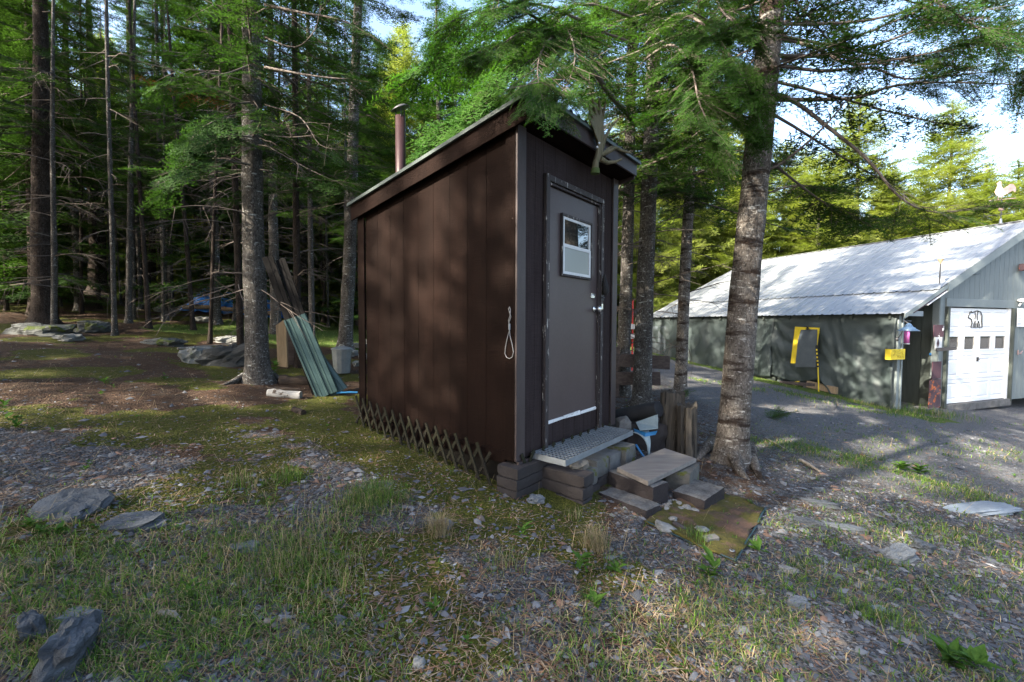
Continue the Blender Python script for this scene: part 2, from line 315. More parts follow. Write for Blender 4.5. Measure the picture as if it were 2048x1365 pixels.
def leaf(name, c1, c2, trans=0.35, scale=1.3, rnd=0.4):
    t = NT(name).set(0.65, 0, 0.12); co = t.coord(world_=True)
    n1 = t.noise(co, scale, 4); n2 = t.noise(co, scale*9, 2)
    c = t.mix(t.ramp(n1, [(0.3, 0), (0.7, 1)]), c1, c2)
    c = t.mix(0.5, c, t.ramp(n2, [(0.3, 0.45), (0.7, 1.0)]), 'MULTIPLY')
    oi = t.n('ObjectInfo'); c = t.mix(rnd, c, t.ramp(oi.outputs['Random'], [(0, 0.4), (1, 1.0)]), 'MULTIPLY')
    t.base(c); tr = t.n('BsdfTranslucent'); ms = t.n('MixShader'); ms.inputs[0].default_value = trans
    t.l(t.mix(1.0, c, (1.5, 1.6, 0.8), 'MULTIPLY'), tr.inputs[0])
    t.l(t.b.outputs[0], ms.inputs[1]); t.l(tr.outputs[0], ms.inputs[2]); t.l(ms.outputs[0], t.o.inputs['Surface']); return t.mat
M['fir'] = leaf('fir_needles', (0.024, 0.064, 0.015), (0.052, 0.110, 0.022), 0.38, 0.8)
M['fir_mid'] = leaf('green_fir_needles', (0.050, 0.105, 0.026), (0.090, 0.160, 0.038), 0.4)
M['fir_near'] = leaf('fresh_fir_needles', (0.024, 0.082, 0.012), (0.062, 0.145, 0.020), 0.4, 3.0, 0.2)
M['fir_sun'] = leaf('sun_brightened_needles', (0.150, 0.200, 0.036), (0.260, 0.295, 0.075), 0.48, 0.6, 0.4)  # lit copy of the fir greens, sunlight put into the needle colour
M['fir_dead'] = leaf('rust_brown_dead_needles', (0.16, 0.06, 0.02), (0.26, 0.10, 0.035), 0.3)
M['weed'] = leaf('weed_leaves', (0.055, 0.125, 0.02), (0.10, 0.20, 0.035), 0.35, 5.0)
def vcol(name, rough=0.8, trans=0.0, bump=0.0):
    t = NT(name).set(rough, 0, 0.25); a = t.n('Attribute'); a.attribute_name = 'col'; t.base(a.outputs['Color'])
    if bump: t.bump(t.noise(t.coord(), 120, 3), bump, 0.004)
    if trans:
        tr = t.n('BsdfTranslucent'); ms = t.n('MixShader'); ms.inputs[0].default_value = trans; t.l(a.outputs['Color'], tr.inputs[0])
        t.l(t.b.outputs[0], ms.inputs[1]); t.l(tr.outputs[0], ms.inputs[2]); t.l(ms.outputs[0], t.o.inputs['Surface'])
    return t.mat
M['grass'] = vcol('grass_blades', 0.6, 0.35); M['pebble'] = vcol('slate_pebbles', 0.8, 0.0, 0.3)
# ------------------------------------------------------------------ the ground
SHED_O = Vector((0.034, 3.40, 0.422)); SHED_RZ = math.radians(50.93)
SU = Vector((math.cos(SHED_RZ), math.sin(SHED_RZ), 0)); SV = Vector((-SU.y, SU.x, 0))
GAR_O = Vector((9.203, 9.498, -0.33)); GAR_RZ = math.radians(20.43)
GU = Vector((math.cos(GAR_RZ), math.sin(GAR_RZ), 0)); GV = Vector((-GU.y, GU.x, 0))
def loc2(O, U, V, x, y): r = Vector((x, y, 0)) - Vector((O.x, O.y, 0)); return r.dot(U), r.dot(V)
def sstep(a, b, v): t = min(max((v-a)/(b-a), 0), 1); return t*t*(3-2*t)
def nz(x, y, s, z=0.0): return noise.noise(Vector((x*s, y*s, z)))
def in_shed(x, y, m=0.0):
    a, b = loc2(SHED_O, SU, SV, x, y); return -m < a < 1.67+m and -m < b < 2.14+m
def in_gar(x, y, m=0.0):
    a, b = loc2(GAR_O, GU, GV, x, y); return -1.33-m < a < 7.0+m and -m < b < 8.0+m
def cover(x, y):
    """how much gravel, moss and lawn covers the soil at a spot"""
    n = nz(x, y, 0.8, 5)*0.9 + nz(x, y, 2.4, 9)*0.5
    fx = 1-sstep(0.2, 1.8, x)                          # forest side
    g = (1 - sstep(3.4, 5.0, y + n*0.9)*fx)*(1 - .48*(1-sstep(.4, 2.2, x))*sstep(-.5, .5, n+.15))
    if 1.4 < x < 4.2 and 3.6 < y < 8: g *= 0.5 + 0.5*sstep(0, 1, abs(x-2.3)-0.2+n)
    a, b = loc2(SHED_O, SU, SV, x, y)
    m = 0.95*sstep(-0.1, 0.45, nz(x, y, 1.1, 21) + 0.35*nz(x, y, 3.5, 2) + 0.12)*(fx if y > 3.2 else 0.85*(1-sstep(.8, 2.6, x)))
    if -1.3 < a < 0.1 and -0.6 < b < 3: m = max(m, sstep(-1.3, -0.3, a + n*0.5)*0.95)
    l = 0.0
    if x > 1.8: g += .95*sstep(.6, 2.0, x-2.3+.35*n)*sstep(3.2, 5.0, y+.5*n)  # excess gravel marks the drive that gets the lightened colour
    if y > 9.3 and -8.5 < x < -0.5: l = sstep(9.3, 10.6, y + n*0.5)
    if x < -13 and y > 17: l = max(l, 0.7)
    ga, gb = loc2(GAR_O, GU, GV, x, y)
    if -2.3 < ga < -1.2 and -1 < gb < 8.5: l = max(l, 0.75*sstep(-2.3, -1.8, ga+n*0.3))
    if y > 16 and x > -4: l = max(l, 0.6)
    return g, m, l
def grow(lo, hi, near, far, mid=0.0):
    out = [mid]; s = near
    v = mid
    while v < hi: s = min(s*1.018, far) if v - mid > 2.5 else near; v += s; out.append(v)
    v = mid; s = near
    while v > lo: s = min(s*1.018, far) if mid - v > 2.5 else near; v -= s; out.append(v)
    return sorted(out)
def make_ground():
    xs = grow(-120, 120, 0.105, 6); ys = grow(-40, 160, 0.105, 6, 3.2); print('ground grid', len(xs)*len(ys))
    nx, ny = len(xs), len(ys); V = np.zeros((ny, nx, 3)); C = np.zeros((ny, nx, 3))
    for j, y in enumerate(ys):
        for i, x in enumerate(xs):
            V[j, i] = (x, y, gh(x, y)); C[j, i] = cover(x, y)
    idx = np.arange(nx*ny).reshape(ny, nx)
    T = np.stack([idx[:-1, :-1], idx[:-1, 1:], idx[1:, 1:], idx[1:, :-1]], -1).reshape(-1, 4)
    t = NT('forest_floor_and_gravel').set(0.95, 0, 0.15)
    co = t.coord(world_=True); at_ = t.n('Attribute'); at_.attribute_name = 'col'
    sp = t.n('SeparateColor'); t.l(at_.outputs['Color'], sp.inputs[0])
    vo = t.n('TexVoronoi'); vo.inputs['Scale'].default_value = 62; t.l(co, vo.inputs['Vector'])
    vo2 = t.n('TexVoronoi'); vo2.inputs['Scale'].default_value = 140; t.l(co, vo2.inputs['Vector'])
    nf = t.noise(co, 55, 4, 0.7); nm = t.noise(co, 5.5, 5, 0.65); nl = t.noise(co, 1.4, 4)
    s1 = t.n('SeparateColor'); t.l(vo.outputs['Color'], s1.inputs[0]); s2 = t.n('SeparateColor'); t.l(vo2.outputs['Color'], s2.inputs[0])
    grav = t.mix(0.5, t.ramp(s1.outputs[0], [(0, (0.030, 0.031, 0.034)), (0.5, (0.085, 0.088, 0.094)), (0.85, (0.20, 0.203, 0.21)), (1, (0.13, 0.095, 0.078))]),
                 t.ramp(s2.outputs[1], [(0, (0.025, 0.025, 0.027)), (0.7, (0.105, 0.106, 0.11)), (1, (0.27, 0.27, 0.275))]))
    lit = t.mix(t.ramp(nf, [(0.3, 0), (0.7, 1)]), (0.030, 0.019, 0.013), (0.105, 0.062, 0.040))
    lit = t.mix(t.ramp(nm, [(0.45, 0), (0.75, 1)]), lit, (0.065, 0.050, 0.038))
    moss = t.mix(t.ramp(nf, [(0.3, 0), (0.7, 1)]), (0.030, 0.036, 0.006), (0.105, 0.110, 0.018))
    lawn = t.mix(t.ramp(nf, [(0.3, 0), (0.7, 1)]), (0.05, 0.085, 0.015), (0.13, 0.19, 0.04))
    def mask(ch, n, k, lo=0.42, hi=0.58): return t.ramp(t.math('ADD', ch, t.math('MULTIPLY', t.math('SUBTRACT', n, 0.5), k)), [(lo, 0), (hi, 1)])
    c = t.mix(mask(sp.outputs[0], nm, 1.3), lit, grav)
    c = t.mix(t.ramp(t.noise(co, 16, 4, 0.7), [(0.48, 0), (0.64, 0.8)]), c, lit)
    lit_fines = t.mix(0.55, t.ramp(nf, [(0.3, (0.125, 0.128, 0.135)), (0.7, (0.25, 0.255, 0.265))]), grav)  # fine drive gravel, lightened to put open-sky brightness into its colour
    c = t.mix(t.ramp(t.math('SUBTRACT', sp.outputs[0], 1.0), [(0.15, 0), (0.6, 0.85)]), c, lit_fines)
    c = t.mix(mask(sp.outputs[1], nm, 1.5), c, moss)
    c = t.mix(mask(sp.outputs[2], nl, 0.8), c, lawn)
    t.base(c)
    h = t.math('ADD', t.math('MULTIPLY', vo.outputs['Distance'], -1.2), t.math('ADD', nf, t.math('MULTIPLY', nm, 1.5)))
    t.bump(h, 1.0, 0.03)
    o = np_mesh('ground', V.reshape(-1, 3), T, t.mat, col=C.reshape(-1, 3), smooth=True); kind(o, 'structure')
    o['label'] = 'sloping ground of slate gravel, moss and brown needle litter'
make_ground()

# ------------------------------------------------------------------ the brown shed
W, D, HF, HB = 1.67, 2.14, 2.577, 2.213
SL = (HF-HB)/D
def ztop(y): return HF - SL*y
shed = tag(empty('shed', SHED_O, SHED_RZ), 'small dark brown mono-pitch outbuilding standing on blocks in the middle of the clearing', 'shed')
def side_boards():
    n = 9; step = (D-0.20)/n
    for i in range(n):           # left side: grooved siding boards between the corner trims
        y0, y1 = 0.10+i*step+0.0015, 0.10+(i+1)*step-0.0015
        b = MB(); zz = 0.05 + random.uniform(0, .02)
        vv = [(0.0, y0, zz), (0.0, y1, zz+random.uniform(-.02, .02)), (0.0, y1, ztop(y1)-0.02), (0.0, y0, ztop(y0)-0.02)]
        vv += [(0.02, a, c) for _, a, c in vv]
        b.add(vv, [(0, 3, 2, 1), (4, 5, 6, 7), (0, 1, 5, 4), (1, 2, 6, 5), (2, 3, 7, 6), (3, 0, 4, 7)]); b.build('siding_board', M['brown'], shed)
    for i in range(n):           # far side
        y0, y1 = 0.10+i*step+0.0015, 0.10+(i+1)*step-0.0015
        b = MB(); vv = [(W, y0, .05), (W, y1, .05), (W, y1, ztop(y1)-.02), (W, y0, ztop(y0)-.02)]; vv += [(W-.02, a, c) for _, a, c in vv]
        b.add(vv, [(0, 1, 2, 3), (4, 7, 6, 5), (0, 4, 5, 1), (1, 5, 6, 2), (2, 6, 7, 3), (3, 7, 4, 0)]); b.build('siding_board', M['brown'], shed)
    DX0, DX1, DZ1 = 0.345, 1.355, 2.305     # door opening incl. casing
    xs = [0.09, 0.235, 0.345, 0.52, 0.70, 0.88, 1.06, 1.22, 1.355, 1.46, W-0.09]
    for a, c in zip(xs[:-1], xs[1:]):
        z0 = DZ1+0.004 if (a >= DX0-.001 and c <= DX1+.001) else 0.0
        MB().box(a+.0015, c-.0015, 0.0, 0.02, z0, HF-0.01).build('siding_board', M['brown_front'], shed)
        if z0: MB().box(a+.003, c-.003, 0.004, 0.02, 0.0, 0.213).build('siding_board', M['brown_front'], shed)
    for i in range(8):
        a = 0.09+i*(W-.18)/8; MB().box(a+.003, a+(W-.18)/8-.003, D-.02, D, .05, HB-.01).build('siding_board', M['brown'], shed)
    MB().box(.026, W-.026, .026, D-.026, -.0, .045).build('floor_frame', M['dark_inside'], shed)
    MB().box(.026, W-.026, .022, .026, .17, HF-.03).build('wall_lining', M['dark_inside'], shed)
    # corner trims
    for (x0, x1, y0, y1, h, z) in ((-.022, 0.088, -.022, -.002, HF, -.005), (-.022, -.002, -.001, .098, HF-.01, -.006), (W-.088, W+.02, -.022, -.002, HF, -.005), (-.022, -.002, D-.098, D+.02, HB-.01, .03), (W+.002, W+.02, -.001, .09, HF-.02, .0), (W+.002, W+.02, D-.09, D+.02, HB-.02, .0)):
        MB().box(x0, x1, y0, y1, z, h).build('corner_trim', M['brown'] if x1 < 0 else M['brown_trim'], shed, bevel=.003)  # side trims take the shade-darkened brown
    MB().box(-.012, .004, .10, D-.10, -.045, .06).build('skid_beam', M['brown'], shed, bevel=.004)
    MB().box(.0, .13, -.03, -.006, -.06, -.008).build('skid_beam', M['brown_trim'], shed)
side_boards()
def shed_roof():
    o, e, ob = 0.20, 0.07, 0.07
    def slab(name, x0, x1, y0, y1, dz0, dz1, mat, bev=0):
        b = MB(); vv = [(x, y, ztop(y)+dz) for dz in (dz0, dz1) for y in (y0, y1) for x in (x0, x1)]
        b.add(vv, [(0, 2, 3, 1), (4, 5, 7, 6), (0, 1, 5, 4), (2, 6, 7, 3), (0, 4, 6, 2), (1, 3, 7, 5)]); return b.build(name, mat, shed, bevel=bev)
    slab('soffit', -e+.022, W+e-.022, -o+.022, -.022, .002, .014, M['brown'])
    slab('roof_deck', -e+.022, W+e-.022, -.020, D+ob-.02, .016, .13, M['brown'])
    slab('rake_board', -e, -e+.02, -o+.021, D+ob, -.045, .125, M['brown'], .003)
    slab('rake_board', W+e-.02, W+e, -o+.021, D+ob, -.035, .125, M['brown_trim'], .003)
    MB().box(-e, W+e, -o, -o+.02, ztop(-o)-.012, ztop(-o)+.128).build('fascia', M['brown_trim'], shed, bevel=.003)
    # ribbed metal sheets, each 0.45 m wide
    n = 4; wd = (W+2*e+.05)/n
    for i in range(n):
        x0 = -e-.025+i*wd; b = MB(); prof = []
        for k in range(4):
            q = x0+k*wd/4; prof += [(q, .135), (q+.02, .152), (q+.045, .152), (q+.06, .135)]
        prof.append((x0+wd, .135)); prof = [(a, z+(.003 if i % 2 else 0)) for a, z in prof]
        vv = [(a, y, ztop(y)+z) for y in (-o-.03, D+ob+.03) for a, z in prof]; m = len(prof)
        b.add(vv, [(k, k+1, m+k+1, m+k) for k in range(m-1)]); ob_ = b.build('roof_sheet', M['roof_green'], shed)
        sm = ob_.modifiers.new('gauge', 'SOLIDIFY'); sm.thickness = .003
    b = MB(); b.box(-e-.03, -e-.004, -o-.03, D+ob+.02, 0, .03)
    b.v = [(x, y, z+ztop(y)+.108) for x, y, z in b.v]; b.build('drip_edge', M['roof_green'], shed)
    b = MB(); b.box(-e-.03, W+e+.03, -o-.032, -o-.004, ztop(-o)+.108, ztop(-o)+.134); b.build('drip_edge', M['roof_green'], shed)
    # stove pipe with a rain cap
    px, py = .20, 1.70; z0 = ztop(py)+.1
    p = MB(); p.lathe([(.052, z0-.05), (.052, 3.62-.422), (.047, 3.62-.422), (.047, z0)], 20, c=(px, py, 0)); pipe = p.build('stove_pipe', M['pipe_red'], shed)
    c = MB(); zc = 3.70-.422
    c.lathe([(.0, zc+.045), (.05, zc+.03), (.095, zc), (.09, zc-.004), (.0, zc+.03)], 20, c=(px, py, 0)); c.v = [(x, y, z+(x-px)*.45-(y-py)*.1) for x, y, z in c.v]
    c.build('rain_cap', M['dark_metal'], pipe)
    for k in range(3): s = MB(); t = k*2.1; s.box(px+.05*math.cos(t)-.006, px+.05*math.cos(t)+.006, py+.05*math.sin(t)-.002, py+.05*math.sin(t)+.002, zc-.10, zc+.01); s.build('cap_bracket', M['dark_metal'], pipe)
shed_roof()
def shed_door():
    x0, x1, z0, z1 = .415, 1.285, .22, 2.225
    # casings (worn) - built of outer and inner strips
    def cas(a, c, y0, y1, d, e_): MB().box(a, c, y0, y1, d, e_, jit=.0015).build('door_casing', M['peel'], shed, bevel=.004)
    cas(.345, .398, -.038, -.001, -.03, 2.305); cas(1.302, 1.352, -.038, -.001, -.02, 2.252); cas(.399, 1.352, -.036, -.001, 2.253, 2.303)
    cas(.399, .413, -.022, .03, .212, 2.252); cas(1.287, 1.301, -.022, .03, .212, 2.252); cas(.414, 1.286, -.020, .03, 2.23, 2.252)
    door = MB().box(x0, x1, .004, .042, z0, z1).build('door', M['brown_door'], shed, bevel=.003)
    for (a, c, h) in ((x0+.004, x0+.26, .020), (x0+.27, x0+.56, .026), (x0+.57, x1-.004, .017)): MB().box(a, c, -.006, .0035, z0-.006, z0+h, jit=.006).build('threshold_strip', M['white_peel'], door)
    # window: brown frame, two white sashes
    wx0, wx1, wz0, wz1 = .625, 1.125, 1.51, 2.015
    win = MB()
    for a in ((wx0-.015, wx1+.015, wz1, wz1+.020), (wx0-.015, wx1+.015, wz0-.018, wz0), (wx0-.015, wx0, wz0, wz1), (wx1, wx1+.015, wz0, wz1)):
        win.box(a[0], a[1], -.022, .0035, a[2], a[3])
    win = win.build('window', M['peel'], door)
    zm = 1.762
    for (a, b_, y, top) in ((zm-.008, wz1-.002, -.012, 1), (wz0+.002, zm+.008, -.016, 0)):
        s = MB(); q = .034
        s.box(wx0+.002, wx0+q, y, y+.012, a, b_); s.box(wx1-q, wx1-.002, y, y+.012, a, b_)
        s.box(wx0+q, wx1-q, y, y+.012, b_-q*.7, b_); s.box(wx0+q, wx1-q, y, y+.012, a, a+q*.7); s.build('sash', M['sash'], win)
        MB().box(wx0+q, wx1-q, y+.005, y+.008, a+q*.7, b_-q*.7).build('pane', M['pane'] if top else M['pane_frost'], win)
    # hardware
    MB().box(1.155, 1.235, -.008, .003, 1.325, 1.368).lathe([(.012, 0), (.012, .01), (0, .01)], 12, c=(1.178, -.012, 1.345)).build('deadbolt_plate', M['chrome'], door)
    k = MB(); R = Matrix.Translation((1.235, 0, 1.215)) @ Matrix.Rotation(PI/2, 4, 'X'); q = MB()
    q.lathe([(.0, .0), (.033, .0), (.033, .006), (.014, .012), (.013, .035), (.026, .045), (.031, .058), (.026, .07), (.012, .076), (0, .076)], 20)
    k.add([R @ Vector(v) for v in q.v], q.f, 0, True); k.build('door_knob', M['chrome'], door)
    MB().box(1.292, 1.345, -.046, -.0385, 1.305, 1.355).tube([(1.30, -.05, 1.33), (1.335, -.055, 1.33)], .008, 6).build('hasp', M['dark_metal'], shed)
    MB().box(1.305, 1.335, -.043, -.0385, 1.215, 1.27).build('strike_plate', M['chrome'], shed)
shed_door()
def lattice():
    def strip(side, a0, z0, a1, z1, off, parent, wd=.027, m='lattice'):
        b = MB(); dx, dz = a1-a0, z1-z0; L = math.hypot(dx, dz); nx_, nz_ = -dz/L*wd/2, dx/L*wd/2
        pts = [(a0+nx_, z0+nz_), (a1+nx_, z1+nz_), (a1-nx_, z1-nz_), (a0-nx_, z0-nz_)]
        if side: vv = [(off+t, a, z) for t in (0, -.009) for a, z in pts]
        else: vv = [(a, off+t, z) for t in (0, -.009) for a, z in pts]
        b.add(vv, [(0, 1, 2, 3), (7, 6, 5, 4), (0, 4, 5, 1), (1, 5, 6, 2), (2, 6, 7, 3), (3, 7, 4, 0)]); b.build('lattice_strip', M[m], parent)
    lat = empty('lattice_skirt', (0, 0, 0), 0, shed)
    lat['label'] = 'criss-cross lattice skirt, green with algae near the ground'
    def gz(y):
        p = SHED_O + SV*y + SU*(-.1); return gh(p.x, p.y)-SHED_O.z - .02
    n = 15
    for i in range(n):              # long side: strips leaning one way, then the other behind
        y = .30+i*.128; b = gz(y); h = .30
        strip(1, y-.10, b, y+.06, b+h+.03, -.062, lat)
        strip(1, y+.10, b, y-.08, b+h*.9, -.048, lat, m='lattice')
    lat2 = empty('lattice_skirt', (0, 0, 0), 0, shed)
    for i in range(10):
        x = .10+i*.15; strip(0, x-.07, -.21, x+.07, .05, -.040, lat2); strip(0, x+.07, -.21, x-.07, .05, -.029, lat2)
    MB().box(.03, .034, .02, D-.02, -.5, .0).build('crawl_shade_sheet', M['dark_inside'], shed)  # added black sheets behind the lattice, crawl space shade put into their colour
    MB().box(.02, W-.02, .03, .034, -.5, .0).build('crawl_shade_sheet', M['dark_inside'], shed)
M['lattice'] = surf('algae_stained_lath', (0.012, 0.009, 0.008), (0.022, 0.024, 0.007), 2, rough=0.9, bump=0.4)
lattice()

def hung_things():
    # moose antler screwed upright to the fascia
    a = tag(empty('moose_antler', SHED_O, SHED_RZ), 'weathered moose antler fixed upright on the front eave of the brown shed', 'antler')
    def P(px, py, y=-.235):       # a spot on the plane just before the fascia, in shed space
        d = Vector(ray(px, py)); o = Vector(CAM)-SHED_O; n = SV
        t = (y - o.dot(n))/d.dot(n); p = o + d*t; return Vector((p.dot(SU), y, p.z))
    cl = [P(1190, 343), P(1191, 325), P(1196, 308), P(1199, 290), P(1194, 268), P(1189, 246), P(1191, 228), P(1196, 210)]
    wdt = [.036, .034, .045, .075, .125, .175, .17, .10]; thk = [.03, .028, .024, .02, .016, .012, .009, .004]
    b = MB(); n = 12; vv = []
    for i, (c, w_, t_) in enumerate(zip(cl, wdt, thk)):
        for k in range(n):
            an = 2*PI*k/n; cup = .02*math.sin(PI*i/7)*(math.cos(an)**2)
            vv.append(c + Vector((w_*math.cos(an)*.8, -t_*math.sin(an) - cup, 0)))
    b.add(vv, [(i*n+k, i*n+(k+1) % n, (i+1)*n+(k+1) % n, (i+1)*n+k) for i in range(len(cl)-1) for k in range(n)], 0, True); b.build('palm', M['antler'], a)
    for pts, r in (([(1190, 228), (1188, 214), (1185, 198)], .02), ([(1197, 228), (1199, 212), (1198, 194)], .02), ([(1205, 232), (1209, 216), (1211, 203)], .018), ([(1183, 234), (1180, 222), (1179, 210)], .016), ([(1202, 300), (1212, 272), (1224, 252), (1238, 238)], .02),
                   ([(1200, 310), (1216, 304), (1230, 296), (1252, 305), (1262, 306)], .026), ([(1200, 318), (1215, 326), (1232, 324), (1244, 318)], .026), ([(1206, 308), (1216, 298), (1226, 292)], .016), ([(1186, 240), (1181, 226), (1180, 212)], .012)):
        q = [P(x, y, -.235-.03*i) for i, (x, y) in enumerate(pts)]; N = len(q)
        MB().tube(q, [r*(1-.75*i/(N-1)) for i in range(N)], 8).build('tine', M['antler'], a)
    MB().tube([P(1190, 340)+Vector((0, 0, .01)), P(1190, 348)], [.036, .04], 12, wob=.12).build('burr', M['antler_burr'], a)
    for p in ((1197, 287), (1193, 295)):
        c = P(*p, -.262); MB().tube([c, c+Vector((0, -.012, 0))], .009, 10).build('screw', M['white'], a)
    # wire snare on the side wall
    s = tag(empty('cable_loop', SHED_O, SHED_RZ), 'thin grey wire cable loop hanging on the dark side wall near the corner', 'cable')
    def Q(px, py, x=-.03):
        d = Vector(ray(px, py)); o = Vector(CAM)-SHED_O; t = (x - o.dot(SU))/d.dot(SU); p = o+d*t; return Vector((x, p.dot(SV), p.z))
    lp = [(1019, 660), (1015, 675), (1011, 695), (1010, 708), (1013, 715), (1019, 718), (1025, 714), (1027, 704), (1024, 688), (1020, 672), (1019, 660)]
    MB().tube([Q(*p) for p in lp], .0035, 6, caps=False).build('loop', M['rope_steel'], s)
    MB().tube([Q(1019, 662), Q(1018, 645), Q(1022, 634), Q(1019, 625), Q(1017, 618), Q(1019, 614), Q(1021, 620), Q(1020, 632), Q(1017, 642), Q(1020, 655)], .0035, 6).build('eye', M['rope_steel'], s)
    MB().tube([Q(1019, 648, -.034), Q(1019, 660, -.034)], .009, 8).build('clamp', M['galv'], s)
    MB().tube([Vector((0.0, Q(1018, 617).y, Q(1018, 617).z)), Q(1018, 617, -.04)], .004, 6).build('nail', M['dark_metal'], s)
    # black bag over the hasp
    g = MB(); c = [(1.322, -.06, 1.56), (1.322, -.066, 1.50), (1.325, -.07, 1.45), (1.33, -.068, 1.39), (1.338, -.062, 1.36)]
    g.tube(c, [.010, .022, .030, .034, .02], 10, wob=.18); o = g.build('cloth_pouch', M['black'], None); o.location = SHED_O; o.rotation_euler = (0, 0, SHED_RZ)
    tag(o, 'limp black cloth pouch hanging above the door latch', 'pouch')
hung_things()

# ------------------------------------------------------------------ blocks and steps
def rough_box(sx, sy, sz, seed, amp=.003):
    b = MB(); n = (max(3, int(sx/.028)), max(3, int(sy/.028)), max(3, int(sz/.025))); S = (sx, sy, sz)
    def pt(p):
        v = Vector(p); q = [(abs(v[k])-(S[k]/2-.012))/.012 for k in range(3)]; e = sum(1 for t in q if t > .5)
        if e >= 2: v -= Vector([math.copysign(.0010*(e-1)*(1+7*max(0, noise.noise(v*14+Vector((seed, 0, 0))))), v[k]) if q[k] > .5 else 0 for k in range(3)])
        return v + Vector((noise.noise(v*22+Vector((seed, 1, 0))), noise.noise(v*22+Vector((seed, 5, 0))), noise.noise(v*22+Vector((seed, 9, 0)))))*amp
    for ax in range(3):
        u, w_ = (ax+1) % 3, (ax+2) % 3
        for sgn in (-1, 1):
            vv = []; nu, nw = n[u], n[w_]
            for j in range(nw+1):
                for i in range(nu+1):
                    p = [0, 0, 0]; p[ax] = sgn*S[ax]/2; p[u] = -S[u]/2+S[u]*i/nu; p[w_] = -S[w_]/2+S[w_]*j/nw; q = pt(p); q.z += sz/2; vv.append(q)
            b.add(vv, [((j*(nu+1)+i, j*(nu+1)+i+1, (j+1)*(nu+1)+i+1, (j+1)*(nu+1)+i) if sgn > 0 else (j*(nu+1)+i, (j+1)*(nu+1)+i, (j+1)*(nu+1)+i+1, j*(nu+1)+i+1)) for j in range(nw) for i in range(nu)])
    return b
def block(x0, x1, y0, y1, z0, z1, mat, label, rz=0.0, jit=.004, group='blocks under the brown shed and its steps', frame='shed', sub=3):
    """one masonry block; x,y in shed space, z in the world"""
    cx, cy = (x0+x1)/2, (y0+y1)/2
    o = rough_box(x1-x0, y1-y0, z1-z0, x0*31+z0*57).build('masonry_block', mat, None)
    p = SHED_O + SU*cx + SV*cy; o.location = (p.x, p.y, z0); o.rotation_euler = (0, 0, SHED_RZ+rz)
    return tag(o, label, 'block', group)
for k, (z0, z1, w_) in enumerate(((.10, .222, 'bottom'), (.226, .306, 'middle'), (.310, .392, 'top'))):
    block(-.10+random.uniform(-.01, .01), .31, -.09, .115, z0, z1, M['block'], f'{w_} brown-painted block of the pier under the near corner of the shed')
for k, (z0, z1, w_) in enumerate(((.02, .150, 'bottom'), (.154, .242, 'middle'), (.246, .332, 'top'))):
    block(.215+.01*k, .375+.008*k, -.475, -.075, z0, z1, M['block'], f'{w_} brown block at the near end of the grate pier', rz=random.uniform(-.03, .03))
block(.40, .60, -.42, -.03, .05, .17, M['block'], 'low brown block in the second bay of the grate pier')
block(.40, .60, -.40, -.02, .175, .30, M['block_moss'], 'mossy grey block next to the near end of the grate pier')
block(.61, .82, -.40, -.02, .06, .19, M['block'], 'lower block in the third bay under the metal grate')
block(.61, .82, -.385, -.02, .195, .345, M['block_moss'], 'pale concrete block in the middle under the metal grate')
block(.835, 1.05, -.39, -.02, .06, .335, M['concrete'], 'tall concrete block beneath the far half of the grate')
block(1.07, 1.28, -.43, -.05, .05, .36, M['block_moss'], 'dark block streaked with moss at the far end of the grate')
# B1, B2, B3 of the lower step
def wblock(name, corners, z0, z1, mat, label, cat='block', bevel=.008, jit=.004, group='blocks under the brown shed and its steps'):
    c = sum((Vector((x, y, 0)) for x, y in corners), Vector())/len(corners)
    b = MB(); b.prism([(x-c.x, y-c.y) for x, y in corners], 0, z1-z0)
    b.v = [(x+random.uniform(-jit, jit), y+random.uniform(-jit, jit), z+random.uniform(-jit, jit)) for x, y, z in b.v]
    o = b.build(name, mat, None, bevel=bevel); o.location = (c.x, c.y, z0); return tag(o, label, cat, group)
def low_block(c, sx, sy, z0, z1, ang, mat, label):
    o = rough_box(sx, sy, z1-z0, c[0]*17+c[1]*5, .004).build('masonry_block', mat, None); o.location = (c[0], c[1], z0); o.rotation_euler = (random.uniform(-.02, .02), random.uniform(-.02, .02), ang); tag(o, label, 'block', 'blocks under the brown shed and its steps')
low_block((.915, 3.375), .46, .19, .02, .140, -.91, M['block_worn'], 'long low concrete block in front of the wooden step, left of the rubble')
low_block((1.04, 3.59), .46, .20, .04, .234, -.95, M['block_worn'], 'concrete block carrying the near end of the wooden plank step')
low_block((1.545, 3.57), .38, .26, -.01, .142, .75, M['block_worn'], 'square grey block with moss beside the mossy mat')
low_block((1.52, 3.85), .36, .20, .02, .232, .95, M['block_moss'], 'block half hidden under the far end of the wooden step')
pl = wblock('plank_step', [(1.06, 3.36), (1.674, 3.94), (1.50, 4.26), (.893, 3.69)], .238, .280, M['wood_plank'] if 'wood_plank' in M else M['wood_grey'], 'thick bare wooden plank laid over blocks as a step', 'step', bevel=.004, group=None)
